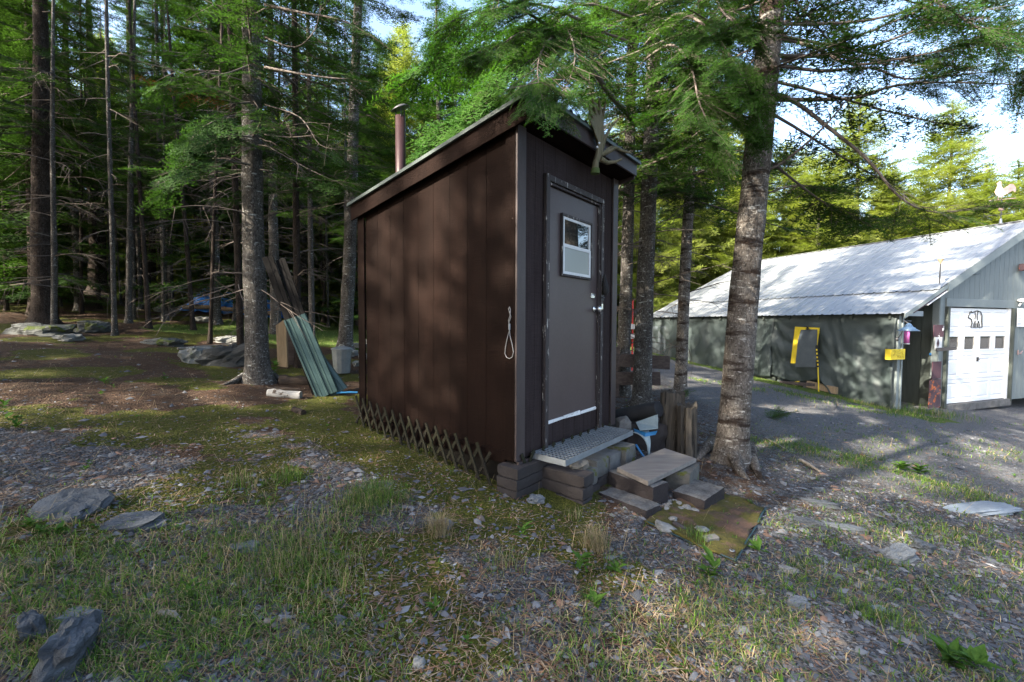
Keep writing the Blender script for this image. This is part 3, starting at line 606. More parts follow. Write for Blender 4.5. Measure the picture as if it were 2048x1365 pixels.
def grate():
    g = tag(empty('metal_grate', SHED_O + SU*.19 + SV*(-.34) + Vector((0, 0, -.022)), SHED_RZ), 'galvanised steel bar grating laid as the top step before the door', 'grate')
    L, Wd, h = 1.23, .33, .048
    MB().box(0, L, 0, .006, 0, h).build('edge_bar', M['galv'], g); MB().box(0, L, Wd-.006, Wd, 0, h).build('edge_bar', M['galv'], g)
    MB().box(-.006, -.001, 0, Wd, 0, h).build('end_plate', M['galv'], g); MB().box(L+.001, L+.006, 0, Wd, 0, h).build('end_plate', M['galv'], g)
    br = MB().box(0, .0045, .0065, Wd-.0065, h-.011, h-.002).build('cross_bar', M['galv'], g); br.location.x = .045
    for i in range(1, 26): share('cross_bar', br, g, (.045+i*.046, 0, 0))
    lb = MB().box(.001, L-.001, 0, .0045, h-.010, h).build('bearing_bar', M['galv'], g); lb.location.y = .036
    for i in range(1, 8): share('bearing_bar', lb, g, (0, .036+i*.0365, .0006))
grate()
# ------------------------------------------------------------------ the garage with its lean-to
gar = tag(empty('garage', GAR_O, GAR_RZ), 'grey-green board garage with zinc roof, white door and open lean-to side', 'garage')
LX, RX, GL, GW = -1.307, 3.48, 7.95, 6.96
EZ, RZ = 2.13, 4.33; GS = (RZ-EZ)/(RX-LX)
def rz(x): return EZ + GS*(x-LX) if x <= RX else RZ - GS*(x-RX)
def GP(px, py, y=-.02):
    d = Vector(ray(px, py)); o = Vector(CAM)-GAR_O; t = (y-o.dot(GV))/d.dot(GV); p = o+d*t; return Vector((p.dot(GU), y, p.z))
def GT(px, py, x=LX-.06):
    d = Vector(ray(px, py)); o = Vector(CAM)-GAR_O; t = (x-o.dot(GU))/d.dot(GU); p = o+d*t; return Vector((x, p.dot(GV), p.z))
DX0, DX1, DB, DT = .30, 2.80, .07, 2.20
def garage():
    # front gable boards (vertical, 0.2 m), above / left / right of the door
    x = 0.10; bw = .197
    def board(a, c, z0):
        a += .004; c -= .004; b = MB()
        vv = [(a, 0, z0), (c, 0, z0), (c, 0, rz(c)-.03), (a, 0, rz(a)-.03)]
        if a < RX < c: vv = [(a, 0, z0), (c, 0, z0), (c, 0, rz(c)-.03), (RX, 0, RZ-.03), (a, 0, rz(a)-.03)]
        n = len(vv); vv += [(p, .025, q) for p, _, q in vv]
        b.add(vv, [tuple(range(n)), tuple(reversed(range(n, 2*n)))] + [(i, i+n, (i+1) % n+n, (i+1) % n) for i in range(n)]); b.build('board', M['grey_siding'], gar)
    while x < GW-.1:
        c = min(x+bw, GW-.1)
        if c <= DX0-.09 or x >= DX1+.12: board(x, c, .03)
        elif x < DX0-.09: board(x, DX0-.09, .03); board(DX0-.09, c, DT+.20)
        elif c > DX1+.12: board(x, DX1+.12, DT+.20); board(DX1+.12, c, .03)
        else: board(x, c, DT+.20)
        x = c
    MB().box(.0, GW, .03, .05, 0, 2.6).build('front_lining', M['dark_inside'], gar) if False else None
    MB().box(-.0, .098, -.02, .03, .0, rz(0)-.06).build('corner_trim', M['grey_trim'], gar, bevel=.004)
    MB().box(GW-.098, GW, -.02, .03, .0, rz(GW)-.06).build('corner_trim', M['grey_trim'], gar, bevel=.004)
    # door surround
    MB().box(DX0-.09, DX1+.12, -.025, .04, DT+.02, DT+.20).build('lintel', M['grey_trim'], gar, bevel=.004)
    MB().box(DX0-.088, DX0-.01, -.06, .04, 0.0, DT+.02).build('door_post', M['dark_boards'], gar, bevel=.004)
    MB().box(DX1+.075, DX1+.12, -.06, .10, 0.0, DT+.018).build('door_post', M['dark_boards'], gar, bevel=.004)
    MB().box(DX1+.0, DX1+.074, .005, .07, 0.02, DT+.018).build('jamb', M['white'], gar, bevel=.004)
    MB().box(DX0-.02, DX1+.14, -.05, .30, -.10, DB-.008).build('door_sill', M['concrete'], gar, bevel=.006)
    # four-section white door
    door = empty('overhead_door', (0, 0, 0), 0, gar); door['label'] = 'white sectional overhead door with a row of four small windows'
    hs = (DT-DB)/4
    for r in range(4):
        z0 = DB+r*hs; b = MB()
        sec = empty('door_section', (0, 0, 0), 0, door)
        cw = (DX1-DX0)/4
        def panel(b, x0, x1, z0, z1, y=.03, out=-.012, ins=.03):      # raised panel with a sloped rim
            vv = [(x0, y, z0), (x1, y, z0), (x1, y, z1), (x0, y, z1), (x0+ins, y+.014, z0+ins), (x1-ins, y+.014, z0+ins), (x1-ins, y+.014, z1-ins), (x0+ins, y+.014, z1-ins),
                  (x0+2*ins, y, z0+2*ins), (x1-2*ins, y, z0+2*ins), (x1-2*ins, y, z1-2*ins), (x0+2*ins, y, z1-2*ins)]
            b.add(vv, [(0, 1, 5, 4), (1, 2, 6, 5), (2, 3, 7, 6), (3, 0, 4, 7), (4, 5, 9, 8), (5, 6, 10, 9), (6, 7, 11, 10), (7, 4, 8, 11), (8, 9, 10, 11)])
        za, zb = z0+.004, z0+hs-.004
        face = MB(); fy = .03
        cells = []
        for k in range(4):
            a, c = DX0+k*cw, DX0+(k+1)*cw; pa, pc, qa, qc = a+.06, c-.06, za+.07, zb-.07
            if r == 2: pa, pc, qa, qc = a+.10, c-.10, za+.13, zb-.10
            face.add([(a, fy, za), (c, fy, za), (c, fy, zb), (a, fy, zb), (pa, fy, qa), (pc, fy, qa), (pc, fy, qc), (pa, fy, qc)], [(0, 1, 5, 4), (1, 2, 6, 5), (2, 3, 7, 6), (3, 0, 4, 7)])
            cells.append((pa, pc, qa, qc))
        face.add([(DX0, fy, zb), (DX1, fy, zb), (DX1, fy+.03, zb), (DX0, fy+.03, zb)], [(0, 1, 2, 3)]); face.add([(DX0, fy, za), (DX1, fy, za), (DX1, fy+.03, za), (DX0, fy+.03, za)], [(3, 2, 1, 0)])
        face.build('section_face', M['white'], sec)
        for (pa, pc, qa, qc) in cells:
            if r != 2: q = MB(); panel(q, pa, pc, qa, qc); q.build('raised_panel', M['white'], sec)
            else:
                q = MB(); m_ = .02
                for e in ((pa-.03, pc+.03, qc, qc+.03), (pa-.03, pc+.03, qa-.03, qa), (pa-.03, pa, qa, qc), (pc, pc+.03, qa, qc)): q.box(e[0], e[1], fy-.012, fy+.02, e[2], e[3])
                q.build('window_frame', M['white'], sec); MB().box(pa, pc, fy+.008, fy+.014, qa, qc).build('pane', M['pane'], sec)
    MB().box(DX0, DX1, .09, .10, DB, DT).build('door_back', M['dark_inside'], door)
    c = GP(1957, 719, .0); k = MB().box(c.x-.012, c.x+.012, .0, .028, c.z-.05, c.z+.05).box(c.x-.05, c.x+.05, -.015, .0, c.z-.008, c.z+.008); k.build('door_handle', M['dark_metal'], door)
    # walls of the main body: dark boards on the lean-to side, seen under the roof
    n = 30
    for i in range(n):
        y0, y1 = .03+i*(GL-.15)/n, .03+(i+1)*(GL-.15)/n
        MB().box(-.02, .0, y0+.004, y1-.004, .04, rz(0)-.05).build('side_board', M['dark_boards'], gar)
    MB().box(-.035, -.021, -.02, .10, .0, rz(0)-.06).build('corner_trim', M['grey_trim'], gar)
    MB().box(GW-.03, GW-.005, .03, GL-.12, .0, rz(GW)-.05).build('far_wall', M['grey_siding'], gar)
    b = MB(); b.prism([(LX+.1, 0.02), (GW-.03, 0.02), (GW-.03, rz(GW)-.05), (RX, RZ-.05), (LX+.1, rz(LX+.1)-.05)], 0, .03, M=Matrix.Translation((0, GL-.1, 0)) @ Matrix.Rotation(PI/2, 4, 'X')); b.build('back_wall', M['grey_siding'], gar)
    MB().box(LX+.02, -.04, -.05, GL-.15, -.05, .03).build('floor_slab', M['concrete'], gar, bevel=.01)
    # lean-to posts and eave beam
    for i, y in enumerate((.02, 2.62, 5.2, 7.7)):
        MB().box(LX-.02, LX+.07, y, y+.09, -.05, EZ-.06).build('lean_to_post', M['grey_trim'], gar, bevel=.004)
    MB().box(LX+.075, LX+.12, .0, .07, -.05, EZ-.02).build('lean_to_post', M['grey_trim'], gar, bevel=.004)
    MB().box(LX-.045, LX-.021, -.10, GL-.02, EZ-.13, EZ-.04).build('eave_beam', M['grey_trim'], gar)
    for i in range(11):
        y = .12+i*.74; b = MB(); b.box(LX-.12, -.03, y, y+.045, -.14, -.035); b.v = [(x, yy, z+rz(x)) for x, yy, z in b.v]; b.build('rafter', M['dark_boards'], gar)
    # roof: ribbed sheets in two courses on the near slope, one on the far slope
    def sheet(x0, x1, y0, wd, dz):
        b = MB(); prof = []
        for k in range(4):
            q = k*wd/4; prof += [(q, 0), (q+.03, .017), (q+.06, .017), (q+.085, 0), (q+.15, .004)]
        prof.append((wd, 0)); m = len(prof)
        vv = [(x, y0+a, rz(x)+z+dz) for x in (x0, x1) for a, z in prof]
        b.add(vv, [(k, m+k, m+k+1, k+1) for k in range(m-1)]); return b
    e0 = LX-.20; xs_ = -.42; ns = 9; wd = (GL+.30)/ns
    for (x0, x1, dz, nm) in ((e0, xs_+.03, .004, 'lower'), (xs_-.03, RX, .030, 'upper'), (RX, GW+.2, .030, 'far')):
        src = None
        for i in range(ns):
            if src is None: src = sheet(x0, x1, -.18, wd, dz).build('roof_sheet', M['tin'], gar)
            else: share('roof_sheet', src, gar, (0, i*wd, (i % 2)*.0015))
    b = MB()
    for i in range(14): b.box(RX-.10, RX+.10, -.19+i*.592, -.19+(i+1)*.592+.004, 0, .012)
    b.v = [(x, y, RZ+.065+z-abs(x-RX)*GS) for x, y, z in b.v]; b.build('ridge_cap', M['tin'], gar)
    # rake fascia on the front, deeper on the main part than along the lean-to
    def rake(x0, x1, h0, h1, y0, y1, mat, name='rake_board'):
        b = MB(); vv = [(x, y, rz(x)+h) for x in (x0, x1) for y in (y0, y1) for h in (h0, h1)]
        b.add(vv, [(0, 1, 3, 2), (4, 6, 7, 5), (0, 4, 5, 1), (2, 3, 7, 6), (0, 2, 6, 4), (1, 5, 7, 3)]); b.build(name, mat, gar)
    rake(-.10, RX, -.17, .02, -.185, -.155, M['grey_trim']); rake(RX, GW+.15, -.17, .02, -.185, -.155, M['grey_trim'])
    rake(-.10, RX, -.05, -.03, -.154, .02, M['grey_trim'], 'rake_soffit'); rake(RX, GW+.1, -.05, -.03, -.154, .02, M['grey_trim'], 'rake_soffit')
    rake(e0, -.102, -.09, .003, -.180, -.160, M['grey_trim']); rake(e0+.35, -.102, -.14, -.092, -.150, -.12, M['maroon'], 'rake_trim'); rake(-.75, -.102, -.165, -.142, -.170, -.12, M['white'], 'rake_trim')
    for r_ in range(3):      # screw rows
        pass
garage()
def garage_things():
    # tarpaulins down the lean-to side
    def tarp(y0, y1, bottom, seed, label, amp):
        n, m = 84, 34; V = []; F = []
        for j in range(m+1):
            for i in range(n+1):
                u, v = i/n, j/m; y = y0+(y1-y0)*u; zb = bottom(y); zt = EZ-.075
                z = zt+(zb-zt)*v
                f = noise.noise(Vector((y*2.2+v*1.4*math.sin(y*1.7), v*.9, seed)))*.10 + noise.noise(Vector((y*7+v*4, v*3, seed+4)))*.03
                f += .10*abs(noise.noise(Vector((y*1.7-v*2.4, v*2.2+y*.9, seed+9)))) + .07*abs(noise.noise(Vector((y*1.2+v*2.8, v*1.5-y*1.1, seed+19))))
                dy = y1-y; ang = math.atan2(v*1.9+.05, dy+.12); rad = math.hypot(v*1.9, dy)
                g = .055*math.sin(ang*13+seed)*math.exp(-rad/1.1) + math.exp(-((y-y0)/.25)**2)*.02*math.sin(v*11)
                V.append((LX-.055-.04*v-(f+g)*amp*min(1, .25+v*1.6), y+.02*noise.noise(Vector((v*3, y, seed))), z))
        for j in range(m):
            for i in range(n): a = j*(n+1)+i; F.append((a, a+n+1, a+n+2, a+1))
        b = MB(); b.add(V, F, 0, True); o = b.build('tarpaulin', M['tarp'], None); o.location = GAR_O; o.rotation_euler = (0, 0, GAR_RZ)
        s = o.modifiers.new('cloth', 'SOLIDIFY'); s.thickness = .004
        tag(o, label, 'tarp', 'tarps closing the lean-to')
    def bot_r(y): return .02 + .40*sstep(1.0, 1.55, y) + .06*math.sin(y*5)
    tarp(.03, 2.86, bot_r, 3, 'grey-green tarp with the yellow board on it, rucked up over the lumber', 1.0)
    tarp(2.80, 7.75, lambda y: .40+.03*math.sin(y*3), 11, 'long sunlit grey-green tarp at the far end of the lean-to', 1.1)
    for k, z in enumerate((.05, .175, .30)):
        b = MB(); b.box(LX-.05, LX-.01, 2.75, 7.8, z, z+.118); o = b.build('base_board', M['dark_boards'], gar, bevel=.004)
    # door-like grey panel at the far end
    a = GT(1300, 652); c = GT(1333, 708)
    b = MB(); b.box(LX-.115, LX-.095, min(a.y, c.y), max(a.y, c.y)-.05, .32, 1.72); o = b.build('flat_panel', M['slate_panel'], None); o.location = GAR_O; o.rotation_euler = (0, 0, GAR_RZ)
    tag(o, 'flat blue-grey panel leaning at the far end of the lean-to', 'panel')
    # yellow board with a black board in front, hung from the tarp
    def plate(name, pts, x0, x1, mat, label, cat):
        q = [GT(px, py, x1) for px, py in pts]; b = MB(); n = len(q)
        vv = [(x1, p.y, p.z) for p in q]+[(x0, p.y, p.z) for p in q]
        b.add(vv, [tuple(range(n)), tuple(reversed(range(n, 2*n)))]+[(i, i+n, (i+1) % n+n, (i+1) % n) for i in range(n)])
        o = b.build(name, mat, None); o.location = GAR_O; o.rotation_euler = (0, 0, GAR_RZ); return tag(o, label, cat)
    plate('yellow_board', [(1590, 654), (1639, 656), (1634, 690), (1632, 728), (1581, 727)], LX-.15, LX-.165, M['yellow'], 'bright yellow board hanging on the tarp behind a dark board', 'board')
    plate('dark_board', [(1602, 660), (1634, 659), (1632, 735), (1590, 735), (1596, 680)], LX-.19, LX-.205, M['slate_panel'], 'dark slate-grey board hanging before the yellow board', 'board')
    b = MB(); p = GT(1615, 655, LX-.21)
    for i in range(4): b.tube([p+Vector((-.005*i, .05*(i-1.5), .03)), p+Vector((0, .03*(1.5-i), -.03)), p+Vector((-.01, .04*(i-2), -.06))], .008, 5)
    o = b.build('knotted_cord', M['black'], None); o.location = GAR_O; o.rotation_euler = (0, 0, GAR_RZ); kind(tag(o, 'knot of black cord above the dark board', 'cord'), 'thing')
    pole = tag(empty('yellow_pole', GAR_O, GAR_RZ), 'thin yellow pole with black taped grip standing against the tarp', 'pole')
    t0, t1, t2 = GT(1638, 800, LX-.23), GT(1636, 735, LX-.22), GT(1633, 695, LX-.215)
    MB().tube([t0, t1], .014, 8).build('shaft', M['yellow'], pole)
    for i in range(11):
        u0, u1 = t1.lerp(t2, i/11), t1.lerp(t2, (i+1)/11); MB().tube([u0, u1], .016 if i % 2 else .018, 8).build('grip_band', M['black'] if i % 2 == 0 else M['yellow'], pole)
    MB().tube([t2, t2+Vector((0, 0, .05))], [.022, .016], 8).build('grip_end', M['black'], pole)
    # lumber and scrap under the rucked tarp
    spec = [((1545, 772), (1625, 790), .05, .10, 'dark_boards', 'dark board'), ((1560, 765), (1652, 772), .05, .08, 'wood_dark', 'weathered brown board'), ((1596, 790), (1622, 765), .06, .10, 'dark_metal', 'black angle bar'), ((1615, 768), (1675, 782), .09, .16, 'wood_fresh', 'short brown beam end'),
            ((1590, 765), (1608, 762), .03, .03, 'yellow', 'yellow strip'), ((1535, 775), (1565, 782), .09, .10, 'black', 'crumpled black sheet')]
    for i, (p0, p1, w_, h_, m_, lb) in enumerate(spec):
        a, c = GT(*p0, LX-.08-.05*(i % 3)), GT(*p1, LX-.05-.05*(i % 2)); a.z = max(a.z, .03+h_/2); c.z = max(c.z, .03+h_/2)
        o = MB().bar(a, c, w_, h_).build('lumber_piece', M[m_], None, bevel=.004); o.location = GAR_O; o.rotation_euler = (0, 0, GAR_RZ)
        tag(o, lb + ' poking out below the rucked tarp', 'lumber', 'scrap under the tarp')
    # notice nailed to the lean-to post
    n = tag(empty('yellow_sign', GAR_O, GAR_RZ), 'small yellow hand-lettered board nailed to the lean-to corner post', 'sign')
    a, c = GP(1781, 699, -.06), GP(1808, 719, -.06)
    MB().box(a.x, c.x, -.075, -.06, c.z, a.z).build('plate', M['yellow'], n); w_, h_ = c.x-a.x, a.z-c.z
    MB().box(a.x-.004, a.x-.001, -.075, .03, c.z, a.z).build('side_plate', M['yellow'], n)
    def stroke(pts): MB().tube([Vector((a.x+u*w_, -.077, c.z+v*h_)) for u, v in pts], .0045, 5).build('lettering', M['ink_faint'], n)
    for s_ in ([(.12, .80), (.2, .88), (.27, .78), (.25, .62), (.24, .42)], [(.11, .42), (.17, .55), (.17, .38)], [(.40, .72), (.55, .76)], [(.42, .55), (.62, .58), (.7, .7)], [(.76, .82), (.78, .6), (.86, .42)], [(.36, .45), (.5, .40), (.6, .42)], [(.47, .35), (.48, .14)], [(.47, .34), (.56, .30), (.54, .16)], [(.62, .16), (.66, .32), (.72, .18)], [(.8, .32), (.88, .26), (.84, .16), (.9, .14)]): stroke(s_)
    MB().tube([Vector((a.x+.6*w_, -.076, c.z+.84*h_)), Vector((a.x+.6*w_, -.08, c.z+.84*h_))], .008, 8).build('nail', M['ink'], n)
    # gooseneck lamp on the post
    lm = tag(empty('gooseneck_lamp', GAR_O, GAR_RZ), 'blue-grey gooseneck barn lamp on the lean-to post', 'lamp')
    b0, tip = GP(1794, 678, -.02), GP(1817, 660, -.38)
    arc = [Vector((b0.x, -.03, b0.z)), Vector((b0.x, -.10, b0.z+.12)), Vector((b0.x+.01, -.14, b0.z+.28)), Vector((b0.x+.05, -.22, b0.z+.36)), Vector((tip.x-.03, -.32, b0.z+.36)), Vector((tip.x, -.38, tip.z+.12))]
    MB().tube(arc, .010, 8).build('arm', M['dark_metal'], lm); MB().tube([Vector((b0.x, -.02, b0.z-.01)), Vector((b0.x, -.05, b0.z))], [.04, .03], 12).build('wall_mount', M['dark_metal'], lm)
    z = tip.z-.02; MB().lathe([(.012, z+.15), (.04, z+.13), (.055, z+.10), (.07, z+.075), (.10, z+.06), (.105, z+.045), (.175, z+.0), (.17, z-.006), (.06, z+.06), (0, z+.07)], 28, c=(tip.x, tip.y, 0)).build('shade', M['lamp_blue'], lm)
    # pink feeder hanging behind the lamp
    fd = tag(empty('hanging_feeder', GAR_O, GAR_RZ), 'pink and clear hanging feeder tube just behind the gooseneck lamp', 'feeder')
    f = GP(1812, 686, .10); MB().lathe([(0, f.z-.01), (.055, f.z), (.055, f.z+.26), (.0, f.z+.26)], 16, c=(f.x, .10, 0)).build('tube', M['pink'], fd)
    MB().lathe([(.058, f.z+.261), (.058, f.z+.34), (.03, f.z+.36), (0, f.z+.36)], 16, c=(f.x, .10, 0)).build('cap', M['sash'], fd); MB().lathe([(0, f.z-.03), (.06, f.z-.03), (.06, f.z-.012), (0, f.z-.011)], 16, c=(f.x, .10, 0)).build('dish', M['sash'], fd)
    MB().tube([Vector((f.x, .10, f.z+.36)), Vector((f.x, .10, rz(f.x)-.05))], .003, 5).build('hook_wire', M['dark_metal'], fd)
    def plate2(name, p0, p1, mat, label, cat, y=-.03, th=.012):
        a, c = GP(*p0, y), GP(*p1, y); o = MB().box(a.x, c.x, y-th, y, c.z, a.z).build(name, mat, None); o.location = GAR_O; o.rotation_euler = (0, 0, GAR_RZ); return tag(o, label, cat)
    plate2('metal_plate', (1806, 622), (1845, 633), M['galv'], 'flat galvanised plate on the lean-to beam above the lamp', 'plate', -.02)
    plate2('painted_sign', (1867, 650), (1886, 674), M['maroon_flake'], 'maroon sign with flaked white paint beside the garage door', 'sign')
    plate2('number_plate', (1870, 675), (1882, 699), M['sash'], 'small pale plate with a dark diamond beside the garage door', 'sign')
    c = GP(1876, 687, -.045); o = MB().prism([(0, -.10), (.045, 0), (0, .10), (-.045, 0)], 0, .003, M=Matrix.Translation(c) @ Matrix.Rotation(PI/2, 4, 'X')).build('diamond_mark', M['maroon'], None); o.location = GAR_O; o.rotation_euler = (0, 0, GAR_RZ); tag(o, 'dark diamond mark on the small pale plate', 'mark')
    plate2('maroon_sign', (1864, 724), (1880, 757), M['maroon'], 'plain maroon panel low beside the garage door', 'sign')
    plate2('rusty_plate', (1858, 760), (1879, 815), M['rust'], 'rust-orange metal plate at the foot of the door post', 'plate')
    k = GP(1860, 709, -.03); o = MB().lathe([(0, .02), (.03, .015), (.035, 0), (0, 0)], 14).build('blue_reflector', M['blue_plastic'], None); o.location = GAR_O + GU*k.x + GV*(-.03) + Vector((0, 0, k.z)); o.rotation_euler = (PI/2, 0, GAR_RZ); tag(o, 'round blue reflector on the garage corner board', 'reflector')
    a, c = GP(1872, 700, -.10), GP(1912, 697, -.32); o = MB().bar(a, c, .05, .07).build('hinge_bar', M['dark_metal'], None, bevel=.004); o.location = GAR_O; o.rotation_euler = (0, 0, GAR_RZ); tag(o, 'black iron bar bracket sticking out over the door edge', 'bracket')
    # scroll arrow on the gable, little mast, bear, notices
    ar = tag(empty('iron_arrow', GAR_O, GAR_RZ), 'black iron pointed bracket on the gable boards above the door', 'bracket')
    MB().tube([GP(1903, 554, -.05), GP(1930, 552, -.05), GP(1961, 548, -.05)], [.022, .014, .004], 6).build('rod', M['ink'], ar); MB().tube([GP(1903, 552, -.05), GP(1902, 573, -.05)], [.026, .006], 6).build('spike', M['ink'], ar)
    ms = tag(empty('rain_gauge', GAR_O, GAR_RZ), 'small cup on a thin mast at the lower rake of the garage', 'gauge')
    a, c = GP(1879, 568, -.20), GP(1881, 528, -.20); MB().tube([a, c], .012, 8).build('mast', M['dark_metal'], ms); MB().lathe([(.012, 0), (.02, .03), (.05, .09), (.05, .10), (.0, .085)], 14, c=c).build('cup', M['wood_fresh'], ms)
    br = tag(empty('bear_ornament', GAR_O, GAR_RZ), 'black wire outline of a walking bear on the white garage door', 'ornament')
    # bear drawn as wire: outline strokes within box 1934..1966 x 622..657
    A0, A1 = GP(1935, 657, .018), GP(1966, 622, .018)
    def bl(pts, r=.007): MB().tube([Vector((A0.x+(A1.x-A0.x)*u, .018, A0.z+(A1.z-A0.z)*v)) for u, v in pts], r, 5).build('wire', M['ink'], br)
    bl([(.02, .62), (.03, .70), (.10, .80), (.13, .92), (.20, .95), (.25, .87), (.38, .93), (.60, .99), (.84, .93), (.95, .72), (.96, .38), (.99, .07), (.97, .04), (.78, .04), (.80, .22), (.73, .40), (.67, .28), (.67, .05), (.52, .05), (.56, .28), (.50, .42), (.43, .25), (.43, .04), (.23, .04), (.29, .28), (.25, .50), (.12, .57), (.03, .58), (.02, .62)], .010)
    bl([(.45, .93), (.49, .70), (.46, .50)], .008); bl([(.66, .97), (.62, .7), (.64, .45)], .008)
    nt = tag(empty('white_notice', GAR_O, GAR_RZ), 'white notice with small blue print at the right edge beside the door', 'notice')
    a, c = GP(2035, 617, -.03), GP(2062, 654, -.03); MB().box(a.x, c.x, -.036, -.03, c.z, a.z).build('sheet', M['paper'], nt)
    for k in range(5):
        zz = a.z-.10-.07*k; MB().box(a.x+.03+.02*(k % 2), a.x+.15+.05*(k % 3), -.039, -.0365, zz, zz+.014).build('print_line', M['lamp_blue'], nt)
    fl = tag(empty('wall_fixture', GAR_O, GAR_RZ), 'rust and black iron fixture high on the gable at the frame edge', 'fixture')
    p = GP(2044, 536, -.06); MB().box(p.x-.06, p.x+.10, -.12, -.03, p.z-.07, p.z+.09).build('plate', M['rust'], fl); MB().tube([p+Vector((.08, -.10, 0)), p+Vector((.1, -.14, -.14))], [.05, .03], 10).build('horn', M['ink'], fl)
    f2 = tag(empty('floodlight', GAR_O, GAR_RZ), 'small white floodlight above the notice at the frame edge', 'light'); p = GP(2045, 602, -.08)
    MB().lathe([(0, .05), (.07, .04), (.09, 0), (.06, -.03), (0, -.04)], 16, c=p).build('head', M['white'], f2); MB().tube([p, p+Vector((.02, .06, -.12))], .02, 8).build('stem', M['sash'], f2)
    hk = tag(empty('red_hook', GAR_O, GAR_RZ), 'small reddish hook on the boards right of the garage door', 'hook'); p = GP(2036, 706, -.05); MB().tube([p, p+Vector((.06, -.02, -.03)), p+Vector((.16, -.01, .04))], .014, 6).build('arm', M['copper'], hk); MB().tube([p+Vector((0, 0, -.05)), p+Vector((0, 0, .06))], .016, 6).build('post', M['copper'], hk)
    # weather vane on the ridge
    R = GAR_O + GU*RX + GV*.51 + Vector((0, 0, RZ+.05)); wv = tag(empty('weather_vane', R, -.70), 'rooster weather vane with compass letters on the garage ridge', 'weather vane')
    MB().tube([(0, 0, -.03), (0, 0, .62)], .011, 8).build('rod', M['dark_metal'], wv); MB().lathe([(.03, 0), (.025, .09), (.012, .12)], 10).build('socket', M['galv'], wv)
    MB().lathe([(0, .30), (.04, .315), (.055, .35), (.04, .385), (0, .40)], 14).build('ball', M['copper'], wv)
    MB().tube([(-.20, 0, .22), (.20, 0, .22)], .007, 6).build('compass_arm', M['dark_metal'], wv); MB().tube([(0, -.20, .22), (0, .20, .22)], .007, 6).build('compass_arm', M['dark_metal'], wv)
    for ch, x, y in (('N', -.26, 0), ('E', .24, 0)):
        segs = {'N': [((-.035, -.05), (-.035, .05)), ((-.035, .05), (.035, -.05)), ((.035, -.05), (.035, .05))], 'E': [((-.03, -.05), (-.03, .05)), ((-.03, .05), (.035, .05)), ((-.03, 0), (.025, 0)), ((-.03, -.05), (.035, -.05))]}[ch]
        b = MB()
        for (p, q) in segs: b.bar((x+p[0], y, .22+p[1]), (x+q[0], y, .22+q[1]), .006, .014, up=(0, 1, 0))
        b.build('compass_letter', M['dark_metal'], wv)
    MB().tube([(-.22, 0, .60), (.24, 0, .585)], .008, 6).build('arrow', M['copper'], wv)
    pts = [(-.10, .72), (-.13, .80), (-.10, .90), (-.08, .98), (-.11, 1.00), (-.08, 1.03), (-.05, 1.06), (-.02, 1.03), (-.02, .94), (.02, .86), (.07, .90), (.13, .95), (.19, .93), (.23, .84), (.22, .72), (.18, .78), (.12, .74), (.05, .70), (-.02, .66)]
    MB().prism(pts, -.006, .006, M=Matrix.Rotation(PI/2, 4, 'X')).build('rooster', M['copper'], wv)
    for x in (-.05, .01): MB().tube([(x, 0, .70), (x-.02, 0, .60)], .008, 5).build('rooster_leg', M['copper'], wv)
M['slate_panel'] = surf('slate_grey_board', (0.065, 0.08, 0.092), (0.09, 0.108, 0.12), 4, rough=0.6, bump=0.1)
garage_things()
# ------------------------------------------------------------------ conifers
def spray_template(seed, L=0.5, nl=0.045, nw=0.007, step=0.02, side=0.09, droop=0.10, two=True):
    """a flat fir spray along +X: stem, side twigs and needles; returns verts, tris, material index (0 needles, 1 wood)"""
    r = random.Random(seed); V = []; T = []; Mi = []
    def tri(a, b, c, m): o = len(V); V.extend((a, b, c)); T.append((o, o+1, o+2)); Mi.append(m)
    def twig(p, d, ln, lvl):
        n = max(2, int(ln/step)); q = Vector(p); d = Vector(d).normalized(); ds = ln/n; sk = 0.0
        up = Vector((0, 0, 1)); start = q.copy()
        for i in range(n):
            t = i/n; d2 = (d + Vector((0, 0, -droop*t*0.6))).normalized(); nq = q + d2*ds
            sd = d2.cross(up).normalized()
            for s in (-1, 1):
                for rep in range(2 if two else 1):
                    e = (d2*r.uniform(0.35, 0.75) + sd*s*r.uniform(0.6, 1.0) + up*r.uniform(-0.15, 0.45)).normalized()
                    b = q + d2*(ds*r.random()); ln_ = nl*r.uniform(0.7, 1.15)*(1-0.35*t)
                    wv = d2*(nw/2)
                    tri(b-wv, b+wv, b+e*ln_, 0)
            if lvl > 0 and sk <= 0 and i < n-1:
                for s in (-1, 1):
                    if r.random() < 0.88:
                        l2 = ln*(0.62 if lvl == 2 else 0.5)*(1-t*0.85)*r.uniform(0.7, 1.1)
                        if l2 > step*1.5: twig(q, d2*0.75 + sd*s*0.85 + up*r.uniform(-.12, .08), l2, lvl-1)
                sk = side*(1 if lvl == 2 else 0.7)
            sk -= ds; q = nq
        w = 0.0035 if lvl == 2 else 0.002
        sd = d.cross(up).normalized()*w
        tri(start-sd, start+sd, q, 1); tri(start-up*w, start+up*w, q, 1)
    twig((0, 0, 0), (1, 0, 0), L, 2)
    return np.array([tuple(v) for v in V]), np.array(T), np.array(Mi)
NEAR = [spray_template(s, 0.46, 0.029, 0.0080, 0.0150, 0.050, 0.18, False) for s in (1, 2, 3)]
MID = [spray_template(s, 0.66, 0.075, 0.022, 0.055, 0.11, 0.25, False) for s in (11, 12, 13)]
FAR = [spray_template(s, 0.85, 0.16, 0.052, 0.11, 0.17, 0.25, False) for s in (21, 22, 23)]
print('spray tris', [len(q[0][1]) for q in (NEAR, MID, FAR)])
